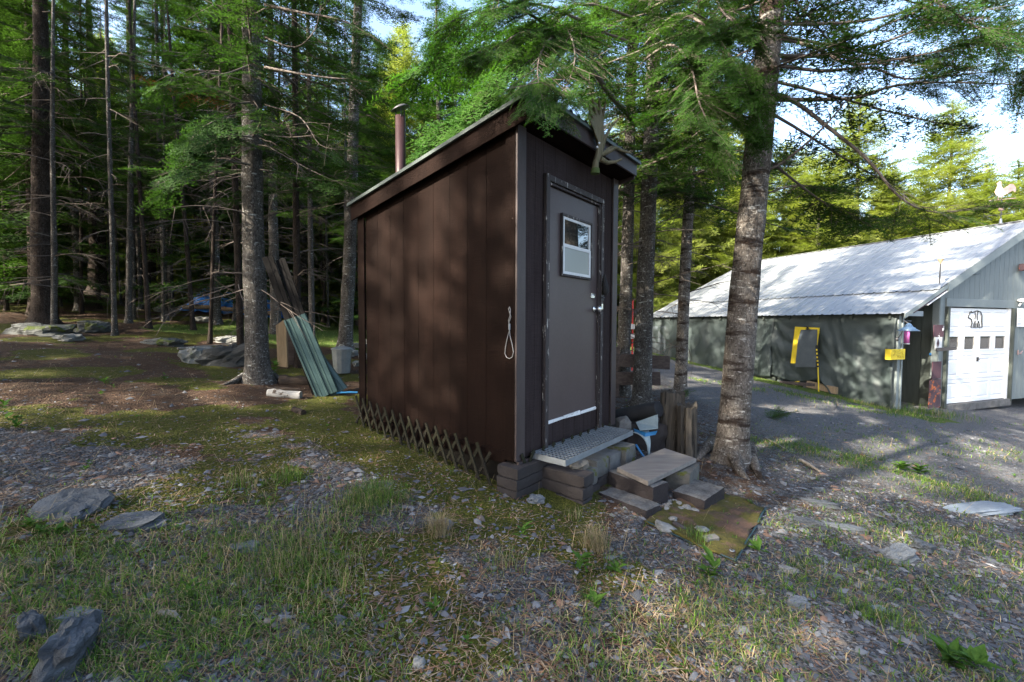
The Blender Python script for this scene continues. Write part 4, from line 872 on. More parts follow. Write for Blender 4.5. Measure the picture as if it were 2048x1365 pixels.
class Bag:
    def __init__(s): s.V = []; s.T = []; s.M = []; s.n = 0
    def put(s, tpl, p, d, up, sc):
        d = np.asarray(d, float); d /= np.linalg.norm(d); sd = np.cross(np.asarray(up, float), d); ln = np.linalg.norm(sd)
        sd = sd/ln if ln > 1e-6 else np.array([0, 1.0, 0]); u = np.cross(d, sd)
        Rm = np.stack([d, sd, u], 0); V, T, Mi = tpl
        s.V.append(V*sc @ Rm + np.asarray(p)); s.T.append(T+s.n); s.M.append(Mi); s.n += len(V)
    def tube(s, pts, rad, n=4, m=1):
        b = MB(); b.tube(pts, rad, n, caps=False); V = np.array([tuple(v) for v in b.v]); F = np.array(b.f)
        T = np.concatenate([F[:, [0, 1, 2]], F[:, [0, 2, 3]]]); s.V.append(V); s.T.append(T+s.n); s.M.append(np.full(len(T), m)); s.n += len(V)
    def build(s, name, mats, parent=None): return np_mesh(name, np.concatenate(s.V), np.concatenate(s.T), mats, np.concatenate(s.M), parent)
def crown_mesh(name, H, z0, rmax, seed, tpls, needles, dens=1.0, droop=.25, sc=1.0, power=0.75, flat=False, gap=.0, tw=.2):
    r = random.Random(seed); g = Bag(); z = z0
    while z < H-.15:
        f = 1-(z-z0)/(H-z0); L = max(.25, rmax*(f**power)); nb = r.choice((3, 4, 5))
        a0 = r.random()*6.28
        for k in range(nb):
            if r.random() < gap: continue
            az = a0+k*6.28/nb+r.uniform(-.35, .35); l = L*r.uniform(.6, 1.1); tilt = r.uniform(-.05, .25)*(1-f)+(.05-droop*f)
            dx, dy = math.cos(az), math.sin(az); pts = []; zz = z + r.uniform(-.12, .12)
            n = 5
            for i in range(n+1):
                t = i/n; pts.append(Vector((dx*l*t, dy*l*t, zz + l*tilt*t - l*droop*.45*t*t + l*.10*t**4)))
            g.tube(pts, [.016*max(.4, l/2)*(1-.85*i/n)+.002 for i in range(n+1)], 3)
            ns = max(2, int(l*5.5*dens)); s0 = .22 if l > .8 else .05
            for q in range(ns):
                t = s0+(1-s0)*(q+r.random()*.6)/ns; t = min(t, .98); i = min(int(t*n), n-1); p = pts[i].lerp(pts[i+1], t*n-i); d = (pts[i+1]-pts[i]).normalized()
                sdv = d.cross(Vector((0, 0, 1))).normalized(); s = 1 if q % 2 else -1
                dd = d*.7 + sdv*s*r.uniform(.5, 1.0) + Vector((0, 0, r.uniform(-.35-tw*.5, .05+tw*.7)))
                g.put(r.choice(tpls), tuple(p), tuple(dd), (r.uniform(-tw, tw), r.uniform(-tw, tw), 1), sc*(.55+.55*(1-t))*r.uniform(.75, 1.15)*min(1, .5+l/2.2))
            g.put(r.choice(tpls), tuple(pts[-2]), tuple((pts[-1]-pts[-2]).normalized()), (0, 0, 1), sc*.8*min(1, .5+l/2.2))
        z += r.uniform(.24, .42)/dens**.5*(.6+.6*f)
    g.put(tpls[0], (0, 0, H-.5), (0, .05, 1), (1, 0, 0), sc)
    return g.build(name, [needles, M['limb']])
def dead_mesh(name, z0, z1, seed, n, lmax):
    """bare lower twigs: thin drooping snags with side twigs"""
    r = random.Random(seed); g = Bag()
    for i in range(n):
        z = r.uniform(z0, z1); az = r.random()*6.28; l = r.uniform(.3, 1)*lmax; d = Vector((math.cos(az), math.sin(az), r.uniform(-.35, .25)))
        pts = [Vector((0, 0, z))]; 
        for k in range(4): d = (d+Vector((r.uniform(-.2, .2), r.uniform(-.2, .2), r.uniform(-.22, .10)))).normalized(); pts.append(pts[-1]+d*l/4)
        g.tube(pts, [.012, .009, .007, .004, .002], 3, 0)
        for k in range(r.randint(2, 7)):
            j = r.randint(1, 3); p = pts[j].lerp(pts[j+1], r.random()); e = ((pts[j+1]-pts[j]).normalized()+Vector((r.uniform(-1, 1), r.uniform(-1, 1), r.uniform(-.7, .3)))).normalized(); l2 = l*r.uniform(.15, .45)
            g.tube([p, p+e*l2*.5+Vector((0, 0, -.02)), p+e*l2+Vector((0, 0, -.06))], [.005, .003, .001], 3, 0)
    return g.build(name, [M['limb']])
def trunk_mesh(name, H, r0, mat, seed, flare=1.0, nseg=20, whorl=True):
    r = random.Random(seed); b = MB(); zs = [-.25, -.05, .0, .05, .1, .16, .24, .34, .5, .7]; z = 1.0
    while z < H: zs.append(z); z += .22 if z < 7 else .8
    zs.append(H); lob = [r.uniform(.3, 1) for _ in range(6)]; ph = r.random()*6; vv = []
    for z in zs:
        base = r0*(max(0.04, 1-.9*z/H)**.8); fl = flare*math.exp(-max(z, -.1)/.14)
        cx = .03*math.sin(z*.7+ph)*r0*6*min(1, z/2); cy = .03*math.cos(z*.5+ph)*r0*6*min(1, z/2)
        for k in range(nseg):
            t = 2*PI*k/nseg; lo = sum(lob[j]*max(0, math.cos(t-j*1.05-ph))**6 for j in range(6))
            rr = base*(1 + fl*(.25+.95*lo*.55)) + r0*.05*noise.noise(Vector((math.cos(t)*2, math.sin(t)*2, z*2.2+seed)))
            if whorl: rr += r0*.045*max(0, math.sin(z*9+seed+2*noise.noise(Vector((0, 0, z)))))**8
            vv.append((cx+rr*math.cos(t), cy+rr*math.sin(t), z))
    b.add(vv, [(i*nseg+k, i*nseg+(k+1) % nseg, (i+1)*nseg+(k+1) % nseg, (i+1)*nseg+k) for i in range(len(zs)-1) for k in range(nseg)], 0, True)
    return b.build(name, mat)
LIB = []      # sources; unlinked once copies exist
def lib(o): LIB.append(o); return o
HT = 13.0
TRUNKS = {'grey': [lib(trunk_mesh('trunk', HT, .15, M['bark_grey'], s)) for s in (1, 2)], 'band': [lib(trunk_mesh('trunk', HT, .15, M['bark_band'], s)) for s in (3, 4)], 'brown': [lib(trunk_mesh('trunk', HT, .15, M['bark_brown'], s, 1.3)) for s in (5, 6)]}
CROWNS = {'high': [lib(crown_mesh('crown', 13.2, 3.6, 2.1, 31, MID, M['fir'], .95, gap=.08)), lib(crown_mesh('crown', 13.2, 3.0, 1.9, 32, MID, M['fir'], .9, gap=.15))],
          'low': [lib(crown_mesh('crown', 13.2, 1.6, 2.2, 33, FAR, M['fir'], 1.1, gap=.1)), lib(crown_mesh('crown', 13.2, 1.0, 1.9, 34, FAR, M['fir'], 1.1, gap=.1))],
          'sun': [lib(crown_mesh('crown', 13.2, .5, 3.0, 35, FAR, M['fir_sun'], 1.3, .12, gap=.12, tw=1.0)), lib(crown_mesh('crown', 13.2, .4, 2.6, 36, FAR, M['fir_sun'], 1.3, .02, gap=.12, tw=1.0))],
          'far': [lib(crown_mesh('crown', 13.2, .4, 2.6, 37, FAR, M['fir'], 1.1, tw=.7)), lib(crown_mesh('crown', 13.2, .7, 2.3, 38, FAR, M['fir_mid'], 1.1, tw=.7))],
          'young': [lib(crown_mesh('crown', 3.2, .2, 1.05, 39, MID, M['fir_mid'], 1.2, .12, .7)), lib(crown_mesh('crown', 2.4, .15, .9, 40, MID, M['fir_mid'], 1.2, .1, .6))]}
print('crown tris', {k: [len(o.data.polygons) for o in v] for k, v in CROWNS.items()})
DEADS = [lib(dead_mesh('dead_branches', .9, 5.0, 51, 44, 1.3)), lib(dead_mesh('dead_branches', 1.2, 5.5, 52, 34, 1.6)), lib(dead_mesh('dead_branches', 2.0, 6.0, 53, 30, 1.0))]
TREES = []
def tree(p, dia, bark_='grey', crown='high', lean=(0, 0), hs=1.0, label='fir', group=None, dead=True, rz=None, cs=1.0, name='fir_tree', v=None):
    """one tree: trunk, crown, bare lower branches"""
    t = empty(name, (p[0], p[1], p[2]-.03)); t.rotation_euler = (lean[1], lean[0], 0); tag(t, label, 'tree', group)
    k = dia/.30; i = random.randint(0, 1) if v is None else v; a = random.random()*6.28 if rz is None else rz
    share('trunk', TRUNKS[bark_][i], t, (0, 0, 0), (0, 0, a), (k, k, hs))
    if crown: share('crown', random.choice(CROWNS[crown]), t, (0, 0, 0), (0, 0, random.random()*6.28), (cs, cs, hs))
    if dead: kind(share('dead_branches', random.choice(DEADS), t, (0, 0, 0), (0, 0, random.random()*6.28), (1, 1, 1)), 'stuff')
    TREES.append((p[0], p[1])); return t
def ptree(px, py, wpx, *a, **k):
    g = ground(px, py); return tree(g, wpx*g.y/FPX, *a, **k)
FG = 'trees of the wood left of the shed'; BG = 'firs in the depth of the wood'; RG = 'sunlit spruces behind the garage'
# trees one can tell apart, left of the shed
ptree(88, 648, 33, 'brown', 'high', (.02, 0), label='brown-barked trunk with flared mossy foot, foremost at the left edge', group=FG)
ptree(55, 583, 21, 'brown', 'high', label='thick dark trunk directly behind the flared brown one at the left', group=FG)
ptree(44, 578, 9, 'grey', 'high', label='thin sun-edged trunk hugging the dark one at the far left', group=FG)
ptree(158, 622, 13, 'grey', 'high', (-.01, 0), label='slender grey trunk between the flared brown trunk and the thick pine', group=FG)
ptree(196, 588, 29, 'brown', 'high', label='thick rough-barked pine trunk at the crest of the bank', group=FG)
ptree(229, 672, 9, 'grey', None, (.01, 0), label='thin white-flecked sapling trunk before the thick pines', group=FG)
ptree(278, 600, 38, 'brown', 'high', label='broadest dark pine trunk, mossy root flare, pale board at its foot', group=FG)
ptree(268, 640, 6, 'grey', None, (.02, 0), label='thinnest sapling before the broadest pine', group=FG)
ptree(330, 642, 11, 'grey', 'high', label='grey trunk, nearer one of the close pair mid-wood', group=FG)
ptree(342, 632, 13, 'grey', 'high', label='grey trunk, thicker one of the close pair mid-wood', group=FG)
ptree(321, 600, 7, 'grey', 'high', label='pale thin trunk behind the close pair', group=FG)
ptree(404, 618, 11, 'grey', 'high', (-.03, 0), label='pale slim trunk in front of the left end of the blue tarp', group=FG)
ptree(433, 648, 16, 'grey', 'low', label='grey trunk with flared foot in front of the blue tarp', group=FG)
ptree(420, 688, 7, 'brown', None, (.06, 0), label='thin crooked dark sapling left of the dark boulder', group=FG)
ptree(482, 730, 13, 'brown', None, (-.01, 0), label='straight dark pole trunk just left of the big grey fir', group=FG)
ptree(516, 765, 43, 'grey', 'high', label='big grey fir trunk flecked with white lichen, nearest left of the shed', group=FG, v=0)
ptree(552, 668, 20, 'grey', 'high', label='grey trunk behind the leaning dark boards', group=FG)
ptree(598, 735, 14, 'brown', 'high', (.0, 0), label='dark slim trunk beside the leaning green sheets', group=FG)
ptree(690, 700, 27, 'grey', 'high', (.05, 0), label='grey trunk leaning right behind the metal dustbin', group=FG)
ptree(662, 628, 8, 'grey', 'high', label='pale slim trunk at the far edge of the bright lawn', group=FG)
# behind and right of the shed
ptree(765, 632, 13, 'grey', 'low', label='dark trunk behind the shed left of the stove pipe', group=FG)
ptree(790, 640, 20, 'brown', 'low', label='brown trunk behind the shed just at the stove pipe', group=FG)
ptree(1180, 690, 26, 'grey', 'high', label='trunk rising behind the shed roof near the antler', group='trees right of the shed')
ptree(1245, 790, 27, 'grey', 'high', (.012, 0), label='grey trunk hard by the far corner of the shed', group='trees right of the shed')
tm = ptree(1284, 815, 37, 'grey', 'high', (.010, 0), label='grey fir trunk with the rail boards behind it, right of the shed', group='trees right of the shed')
ptree(1360, 795, 24, 'band', 'high', (.03, 0), label='slim banded trunk between the shed and the big leaning fir', group='trees right of the shed')
BIGP = ground(1462, 925)
big = tree(BIGP, .31, 'band', 'high', (.062, 0), label='big banded fir with flared roots leaning right beside the steps', group='trees right of the shed', rz=.6, dead=False, v=1, name='fir_tree')
# young firs of the understorey
for (px, py, s) in ((330, 590, 1.0), (120, 585, 1.0), (470, 600, 1.1), (600, 615, 1.2), (640, 610, 1.0), (740, 625, 1.3), (20, 590, 1.1), (380, 590, .9), (560, 600, 1.2), (1330, 660, 1.0), (250, 575, 1.1), (690, 615, 1.1), (1300, 640, 1.4)):
    g = ground(px, py+14); d = 1 + random.random()*6; q = Vector((g.x*(1+d/g.y), g.y+d, 0)); q.z = gh(q.x, q.y)
    t = tag(empty('young_fir', q), 'bushy young fir of the understorey in the shade of the wood', 'tree', 'young firs of the understorey'); share('crown', random.choice(CROWNS['young']), t, None, (0, 0, random.random()*6), (s, s, s*1.2)); MB().tube([(0, 0, -.1), (0, 0, 2.4*s)], [.035, .008], 6).build('trunk', M['bark_brown'], t)
# the wood behind: nobody in the photograph can be told from its neighbour
def free(x, y, d):
    return all((x-a)**2+(y-b)**2 > d*d for a, b in TREES) and not in_shed(x, y, 1.0) and not in_gar(x, y, 1.6)
rr = random.Random(5); cnt = 0
for k in range(4000):
    if cnt >= 62: break
    px = rr.uniform(-260, 1330); Y = rr.uniform(10.5, 26); x = (px-1024)/FPX*Y
    if -7.8 < x < .5 and 8.5 < Y < 14.5: continue
    if x > -.2 and Y < 19 : continue
    if not free(x, Y, 1.25): continue
    cnt += 1; b_ = rr.choice(('grey', 'grey', 'brown')); c_ = rr.choice(('far', 'sun')) if Y > 17 else rr.choice(('low', 'high', 'far'))
    tree((x, Y, gh(x, Y)), rr.uniform(.13, .32), b_, c_, (rr.uniform(-.02, .02), rr.uniform(-.02, .02)), rr.uniform(.8, 1.2) if Y < 14 else rr.uniform(.6, .95), 'one of the many fir trunks in the deep shade of the wood', BG, dead=Y < 22, cs=rr.uniform(.85, 1.2))
for (px, Y, h, c) in ((1480, 21, .80, 1.2), (1560, 24, .85, 1.3), (1630, 20.5, .72, 1.2), (1705, 23, 1.05, 1.35), (1775, 21.5, .70, 1.2), (1885, 22.5, .98, 1.5), (1830, 26, .78, 1.3), (1960, 21, .70, 1.3), (2020, 24, .80, 1.4), (2080, 22.5, .85, 1.3), (1600, 28, .95, 1.4), (1760, 29, .85, 1.4), (1430, 25, 1.05, 1.2), (1380, 22, 1.1, 1.1), (1660, 31, .9, 1.4), (1930, 28, .75, 1.4)):
    x = (px-1024)/FPX*Y; tree((x, Y, gh(x, Y)), .3, 'grey', 'sun', (0, 0), h, 'broad sunlit yellow-green spruce in the wall of trees behind the garage', 'wall of spruces behind the garage', dead=False, cs=c)
cnt = 0
for k in range(4000):      # bright trees beyond the garage and the drive
    if cnt >= 36: break
    px = rr.uniform(1230, 2500); Y = rr.uniform(19, 40); x = (px-1024)/FPX*Y
    if not free(x, Y, 1.9): continue
    cnt += 1; near = px < 1420
    tree((x, Y, gh(x, Y)), rr.uniform(.2, .35), 'grey', 'far' if near and rr.random() < .4 else 'sun', (0, 0), rr.uniform(.5, .72)*(1.4 if px < 1420 else 1.0), 'one of the bright yellow-green spruces standing behind the garage', RG, dead=False, cs=rr.uniform(.9, 1.3))
cnt = 0
for k in range(3000):      # the wood closes behind
    if cnt >= 80: break
    px = rr.uniform(-500, 2600); Y = rr.uniform(30, 50); x = (px-1024)/FPX*Y
    if not free(x, Y, 2.0): continue
    cnt += 1
    tree((x, Y, gh(x, Y)), .3, 'grey', 'sun', (0, 0), rr.uniform(.9, 1.25)*(1 if px < 1400 else .62), 'one of the firs of the closed wood far behind', 'firs of the closed wood far behind', dead=False, cs=rr.uniform(1.1, 1.5))
cnt = 0
for k in range(3000):      # thin bare poles between the big trunks
    if cnt >= 34: break
    px = rr.uniform(0, 720); Y = rr.uniform(8.5, 19); x = (px-1024)/FPX*Y
    if -7.5 < x < .5 and 9.5 < Y < 13.5: continue
    if not free(x, Y, .7): continue
    cnt += 1
    tree((x, Y, gh(x, Y)), rr.uniform(.06, .13), rr.choice(('grey', 'brown')), None, (rr.uniform(-.05, .05), rr.uniform(-.04, .04)), rr.uniform(.7, 1.0), 'one of the thin bare poles between the big trunks of the wood', 'thin bare poles of the wood', dead=rr.random() < .6)
# the same wood goes on behind the viewer's left shoulder, between the clearing and the sun
for (x, y, h, c) in ((-5.5, -1.5, 1.0, .9), (-8.5, .8, .72, .7), (-7.2, -4.6, 1.0, 1.15), (-10.5, -3.1, .80, .80), (-12.5, 1.5, 1.1, 1.15), (-4.2, -5.2, .9, 1.15), (-9.5, -7.5, 1.1, 1.15), (-14, -5.8, 1.0, .9), (-14.6, -4.0, .95, 1.0), (-12.7, -3.6, .86, .75), (-6.2, -8.8, 1.0, 1.15), (-17, 3.5, 1.0, 1.15), (-2.2, -8.0, .9, 1.15), (-9.6, 4.8, 1.0, 1.25), (-13.5, 6.4, 1.05, 1.25), (-11.8, 3.4, 1.0, 1.2), (-15.6, .8, 1.15, 1.2), (-7.9, 3.6, .75, .9), (-7.2, -2.0, .62, .95), (-3.4, -3.0, .8, 1.0), (-10.6, -12, 1.1, 1.15), (-5, -13, 1.0, 1.15)):
    tree((x, y, gh(x, y)), .3, 'grey', 'high', (0, 0), h, 'fir of the wood standing behind the viewer on the left', 'firs out of view on the sun side', dead=False, cs=c)
# ------------------------------------------------------------------ boughs near the viewer, each a limb of its tree
def smooth_path(pts, k=4):
    out = []; n = len(pts)
    for i in range(n-1):
        p0, p1, p2, p3 = pts[max(i-1, 0)], pts[i], pts[i+1], pts[min(i+2, n-1)]
        for j in range(k):
            t = j/k; out.append(.5*((2*p1)+(p2-p0)*t+(2*p0-5*p1+4*p2-p3)*t*t+(3*p1-p0-3*p2+p3)*t**3))
    out.append(pts[-1]); return out
def bough(owner, path, r0, leafy=0.5, dens=9, tpl=None, sc=1.0, mat=None, twigs=6, droop=.25, seed=0, hang=.0):
    """path: (px, py, distance) points; leafy: fraction of the limb from which needles grow"""
    r = random.Random(seed*7+1); tpl = tpl or NEAR
    pts = smooth_path([at(x, y, d) for x, y, d in path]); n = len(pts)
    inv = owner.matrix_basis.inverted() if owner else Matrix()
    pts = [inv @ p for p in pts]; rad = [max(.0025, r0*(1-.88*i/(n-1))) for i in range(n)]
    g = Bag(); g.tube(pts, rad, 7, 1)
    L = sum((pts[i+1]-pts[i]).length for i in range(n-1)); up = Vector((0, 0, 1))
    def spot(t): i = min(int(t*(n-1)), n-2); f = t*(n-1)-i; return pts[i].lerp(pts[i+1], f), (pts[i+1]-pts[i]).normalized()
    for k in range(int(twigs*L)):       # bare side twigs on the inner part
        p, d = spot(r.uniform(.08, .9)); sd = d.cross(up).normalized(); s = r.choice((-1, 1)); e = (d*.6+sd*s*r.uniform(.3, .9)+up*r.uniform(-.4, .3)).normalized(); l = r.uniform(.12, .5)
        q = p+e*l*.5+Vector((0, 0, -.01)); g.tube([p, q, p+e*l+Vector((0, 0, -.05*l))], [.0035, .0025, .001], 3, 1)
        for m in range(3):
            e2 = (e+Vector((r.uniform(-.8, .8), r.uniform(-.8, .8), r.uniform(-.6, .2)))).normalized(); g.tube([q, q+e2*l*.35], [.002, .0008], 3, 1)
    ns = int(dens*L*(1-leafy))+1
    for k in range(ns):
        t = leafy+(1-leafy)*(k+r.random())/ns; p, d = spot(min(t, .99)); sd = d.cross(up)
        if sd.length < 1e-3: sd = Vector((1, 0, 0))
        sd.normalize(); s = 1 if k % 2 else -1
        dd = d*.7+sd*s*r.uniform(.5, 1.1)+up*(r.uniform(-.35, .12)-hang); z = sc*r.uniform(.7, 1.2)*(.7+.5*(1-t))
        if r.random() < .6:             # side bough carrying two more sprays
            q = p+dd.normalized()*.22*sc; g.tube([p, q], [.004, .002], 3, 1); g.put(r.choice(tpl), tuple(q), tuple(dd+Vector((0, 0, -.12))), (r.uniform(-.3, .3), r.uniform(-.3, .3), 1), z)
            g.put(r.choice(tpl), tuple(p.lerp(q, .6)), tuple(dd+sd*s*-.9), (r.uniform(-.3, .3), 0, 1), z*.8)
        else: g.put(r.choice(tpl), tuple(p), tuple(dd), (r.uniform(-.3, .3), r.uniform(-.3, .3), 1), z)
    p, d = spot(.97); 
    if leafy < 1: g.put(tpl[0], tuple(p), tuple(d), (0, 0, 1), sc)
    o = g.build('bough', [mat or M['fir_near'], M['limb']]); o.parent = owner; return o
bpy.context.view_layer.update()
# limbs of the big leaning fir that reach out over the drive
BL = [([(1540, 48, 4.9), (1640, 48, 4.8), (1740, 40, 4.6), (1850, 10, 4.3), (1960, -40, 4.0)], .022, .55, 7), ([(1535, 112, 4.9), (1640, 112, 4.8), (1745, 92, 4.6), (1850, 55, 4.4), (1990, 10, 4.2)], .026, .62, 7),
      ([(1530, 70, 4.9), (1620, 92, 4.7), (1700, 128, 4.5), (1800, 118, 4.3), (1920, 90, 4.1), (2060, 30, 3.9)], .020, .6, 8), ([(1530, 130, 4.9), (1640, 110, 4.9), (1760, 122, 5.0), (1900, 100, 5.0), (2070, 85, 5.0)], .020, .5, 8),
      ([(1528, 200, 4.9), (1620, 200, 4.8), (1710, 196, 4.7), (1790, 172, 4.5), (1900, 165, 4.3), (2070, 172, 4.1)], .026, .55, 9), ([(1530, 182, 4.8), (1590, 205, 4.7), (1660, 258, 4.6), (1735, 320, 4.5), (1800, 395, 4.4), (1870, 425, 4.4), (1975, 415, 4.4)], .026, .66, 10),
      ([(1535, 128, 4.8), (1640, 142, 4.8), (1740, 136, 4.7), (1810, 158, 4.6), (1920, 150, 4.5), (2060, 135, 4.4)], .020, .6, 8), ([(1515, 150, 4.8), (1545, 100, 4.6), (1590, 45, 4.4), (1640, -20, 4.2)], .018, .9, 5),
      ([(1500, 345, 4.8), (1555, 332, 4.7), (1640, 262, 4.6), (1700, 190, 4.6), (1728, 138, 4.6)], .018, 1.0, 5), ([(1512, 300, 4.85), (1580, 355, 5.2), (1640, 400, 5.6), (1700, 435, 5.9), (1760, 450, 6.2)], .018, .45, 9),
      ([(1500, 250, 4.85), (1440, 215, 4.9), (1370, 215, 5.0), (1300, 235, 5.1)], .016, .8, 5), ([(1490, 400, 4.8), (1540, 385, 5.1), (1600, 370, 5.6), (1650, 380, 6.0)], .014, .5, 9), ([(1515, 90, 4.85), (1450, 60, 4.5), (1380, 20, 4.2), (1320, -20, 4.0)], .018, .5, 9),
      ([(1490, 330, 4.85), (1430, 335, 4.9), (1380, 350, 5.0)], .012, .9, 5), ([(1530, 60, 4.9), (1640, 20, 5.2), (1760, -10, 5.5), (1900, 30, 5.8), (2050, 70, 6.0)], .02, .4, 8), ([(1540, 20, 4.9), (1680, -30, 4.4), (1820, -20, 4.0), (1960, 60, 3.7), (2060, 130, 3.6)], .02, .5, 10)]
for i, (pth, r0, lf, dn) in enumerate(BL): bough(big, pth, r0, lf, dn, seed=i, mat=M['fir'] if i in (3, 9, 11, 14) else None, twigs=7, tpl=MID if i in (3, 9, 11, 14) else None)
# boughs of the fir behind the shed, hanging over its roof corner
TL = [([(1275, 248, 6.6), (1225, 195, 5.6), (1185, 140, 4.9), (1140, 88, 4.3), (1070, 35, 3.9), (1000, 0, 3.6)], .040, .55, 8, 1.0), ([(1140, 88, 4.3), (1120, 70, 3.8), (1090, 90, 3.4), (1075, 140, 3.15), (1085, 200, 3.0)], .014, .15, 22, .75),
      ([(1120, 60, 3.9), (1140, 70, 3.5), (1150, 120, 3.2), (1130, 185, 3.05)], .012, .1, 22, .7), ([(1130, 80, 4.1), (1060, 60, 3.7), (1000, 90, 3.4), (950, 110, 3.3)], .012, .1, 18, .8), ([(1160, 40, 4.2), (1080, 10, 3.8), (980, 20, 3.4), (900, 50, 3.3)], .014, .1, 18, .9),
      ([(1290, 150, 6.6), (1300, 60, 5.4), (1280, 0, 4.4), (1240, 20, 3.9), (1190, 60, 3.7)], .02, .5, 12, .9), ([(1290, 120, 6.5), (1340, 90, 5.2), (1380, 130, 4.4), (1400, 210, 3.9), (1440, 290, 3.8)], .02, .35, 16, .9),
      ([(1290, 90, 6.5), (1350, 30, 5.0), (1420, 60, 4.2), (1470, 130, 3.9), (1500, 190, 3.8)], .02, .4, 15, .9), ([(1290, 60, 6.5), (1330, 70, 5.2), (1320, 140, 4.3), (1300, 200, 4.0)], .018, .35, 15, .85), ([(1290, 20, 6.5), (1400, -20, 5), (1450, 30, 4.2), (1490, 60, 4.0)], .018, .4, 14, .9),
      ([(1275, 130, 6.6), (1210, 120, 6.0), (1100, 160, 5.6), (1000, 200, 5.4), (900, 240, 5.4), (850, 300, 5.4)], .02, .2, 12, 1.1), ([(1275, 90, 6.6), (1180, 60, 6.0), (1040, 60, 5.6), (920, 100, 5.4), (830, 150, 5.3)], .02, .2, 12, 1.2), ([(1275, 40, 6.6), (1150, 10, 5.8), (1020, 130, 5.2), (960, 190, 5.0), (930, 250, 5.0)], .02, .25, 12, 1.1),
      ([(1290, 190, 6.6), (1340, 180, 5.4), (1400, 190, 4.6), (1460, 220, 4.3), (1520, 270, 4.2)], .016, .4, 14, .9), ([(1275, -10, 6.6), (1130, -40, 5), (980, -30, 4.2), (860, 20, 3.9)], .02, .4, 14, 1.0)]
for i, (pth, r0, lf, dn, s_) in enumerate(TL):
  if i not in (5, 8, 14): bough(tm, pth, r0, lf, dn, seed=40+i, sc=s_, mat=M['fir_near'], twigs=3, hang=.12, tpl=MID if i in (10, 11, 12) else None)
# a rust-brown dead spray and lichen-grey boughs by the big grey fir on the left
gt = [o for o in bpy.data.objects if o.get('label', '').startswith('big grey fir trunk')][0]
GLS = [([(530, 10, 5.9), (600, 25, 5.6), (680, 40, 5.3), (740, 70, 5.1)], .02, .6, 8), ([(530, 135, 5.9), (600, 148, 5.6), (660, 156, 5.4), (700, 158, 5.2)], .018, .85, 6), ([(500, 130, 5.8), (440, 150, 5.5), (380, 140, 5.3), (330, 170, 5.2)], .012, .8, 6), ([(500, 230, 5.8), (450, 235, 5.4), (400, 260, 5.1), (370, 300, 5.0)], .012, .3, 18),
       ([(500, 275, 5.8), (455, 270, 5.5), (420, 285, 5.3), (395, 310, 5.2)], .010, .3, 16), ([(530, 270, 5.9), (580, 275, 5.7), (630, 270, 5.6)], .010, .95, 4), ([(530, 75, 5.9), (590, 95, 5.6), (630, 60, 5.4), (640, 10, 5.3)], .012, .9, 5), ([(500, 205, 5.8), (465, 208, 5.6), (440, 215, 5.5)], .014, 1.0, 3), ([(530, 210, 5.9), (600, 235, 5.6), (640, 290, 5.5), (690, 300, 5.4)], .01, .7, 6),
       ([(530, 290, 5.9), (620, 340, 5.6), (700, 375, 5.4)], .008, .95, 4), ([(495, 120, 5.8), (430, 80, 5.4), (380, 10, 5.1)], .012, .9, 5), ([(500, 330, 5.8), (440, 320, 5.3), (380, 330, 5.0), (330, 370, 4.9)], .012, .35, 14)]
for i, (pth, r0, lf, dn) in enumerate(GLS): bough(gt, pth, r0, lf, dn, seed=80+i, tpl=MID, sc=.7, mat=M['fir'], twigs=6, hang=.1)
bough(gt, [(470, 205, 6.6), (420, 195, 6.5), (370, 190, 6.4), (310, 170, 6.4)], .008, .1, 14, seed=99, tpl=MID, sc=.55, mat=M['fir_dead'], twigs=2)
# small fresh fir shoots at the foot of the slim banded trunk
for i, (px, py) in enumerate(((1545, 830), (1350, 790))):
    g = ground(px, py+10); b = Bag()
    for k in range(4): a = random.uniform(-.6, .9); b.put(NEAR[k % 3], (0, 0, .03), (math.cos(a), math.sin(a), .45), (0, 0, 1), .8)
    o = b.build('fir_seedling', [M['fir_near'], M['limb']]); o.location = g; tag(o, ('fresh green fir seedling right of the big leaning trunk', 'fir seedling sprouting behind the two old posts')[i], 'seedling')
# ------------------------------------------------------------------ stones, timber and clutter
def rock_mesh(sx, sy, sz, seed, layered=0.0, n=26, m=15, rough=.34):
    vv = []; b = MB()
    for j in range(m+1):
        ph = PI*j/m
        for i in range(n):
            th = 2*PI*i/n; d = Vector((math.sin(ph)*math.cos(th), math.sin(ph)*math.sin(th), math.cos(ph)))
            q = max(abs(d.x), abs(d.y), abs(d.z))**.55
            k = (1/q)*.86*(1+rough*noise.noise(d*1.6+Vector((seed, 0, 0)))+rough*.5*noise.noise(d*4+Vector((0, seed, 0)))+rough*.3*noise.noise(d*9+Vector((0, 0, seed))))
            z = d.z*k
            if layered: z = z*(1-layered)+layered*round(z*5)/5
            vv.append((d.x*k*sx/2, d.y*k*sy/2, z*sz/2))
    b.add(vv, [(j*n+i, j*n+(i+1) % n, (j+1)*n+(i+1) % n, (j+1)*n+i) for j in range(m) for i in range(n)], 0, False)
    b.f = [tuple(reversed(f)) for f in b.f]
    return b
def rock(px, py, wpx, depth, hpx, mat, label, seed, sink=.3, rz=0.0, layered=.5, tilt=(0, 0), name='rock', group=None, cat='rock'):
    """px,py: where its foot meets the ground; wpx,hpx: size seen; depth: metres front to back"""
    g = ground(px, py); s = g.y/FPX; w_ = wpx*s; h = hpx*s; c = Vector((g.x, g.y+depth*.45, 0)); c.z = gh(c.x, c.y)+h*(.5-sink)
    o = rock_mesh(w_, depth, h, seed, layered).build(name, M[mat], None); o.location = c; o.rotation_euler = (tilt[0], tilt[1], rz); return tag(o, label, cat, group)
rock(82, 1048, 150, .34, 60, 'slate', 'large flat slate with rusty streaks at the left edge of the grass', 1, .56, -.25, tilt=(.28, .05))
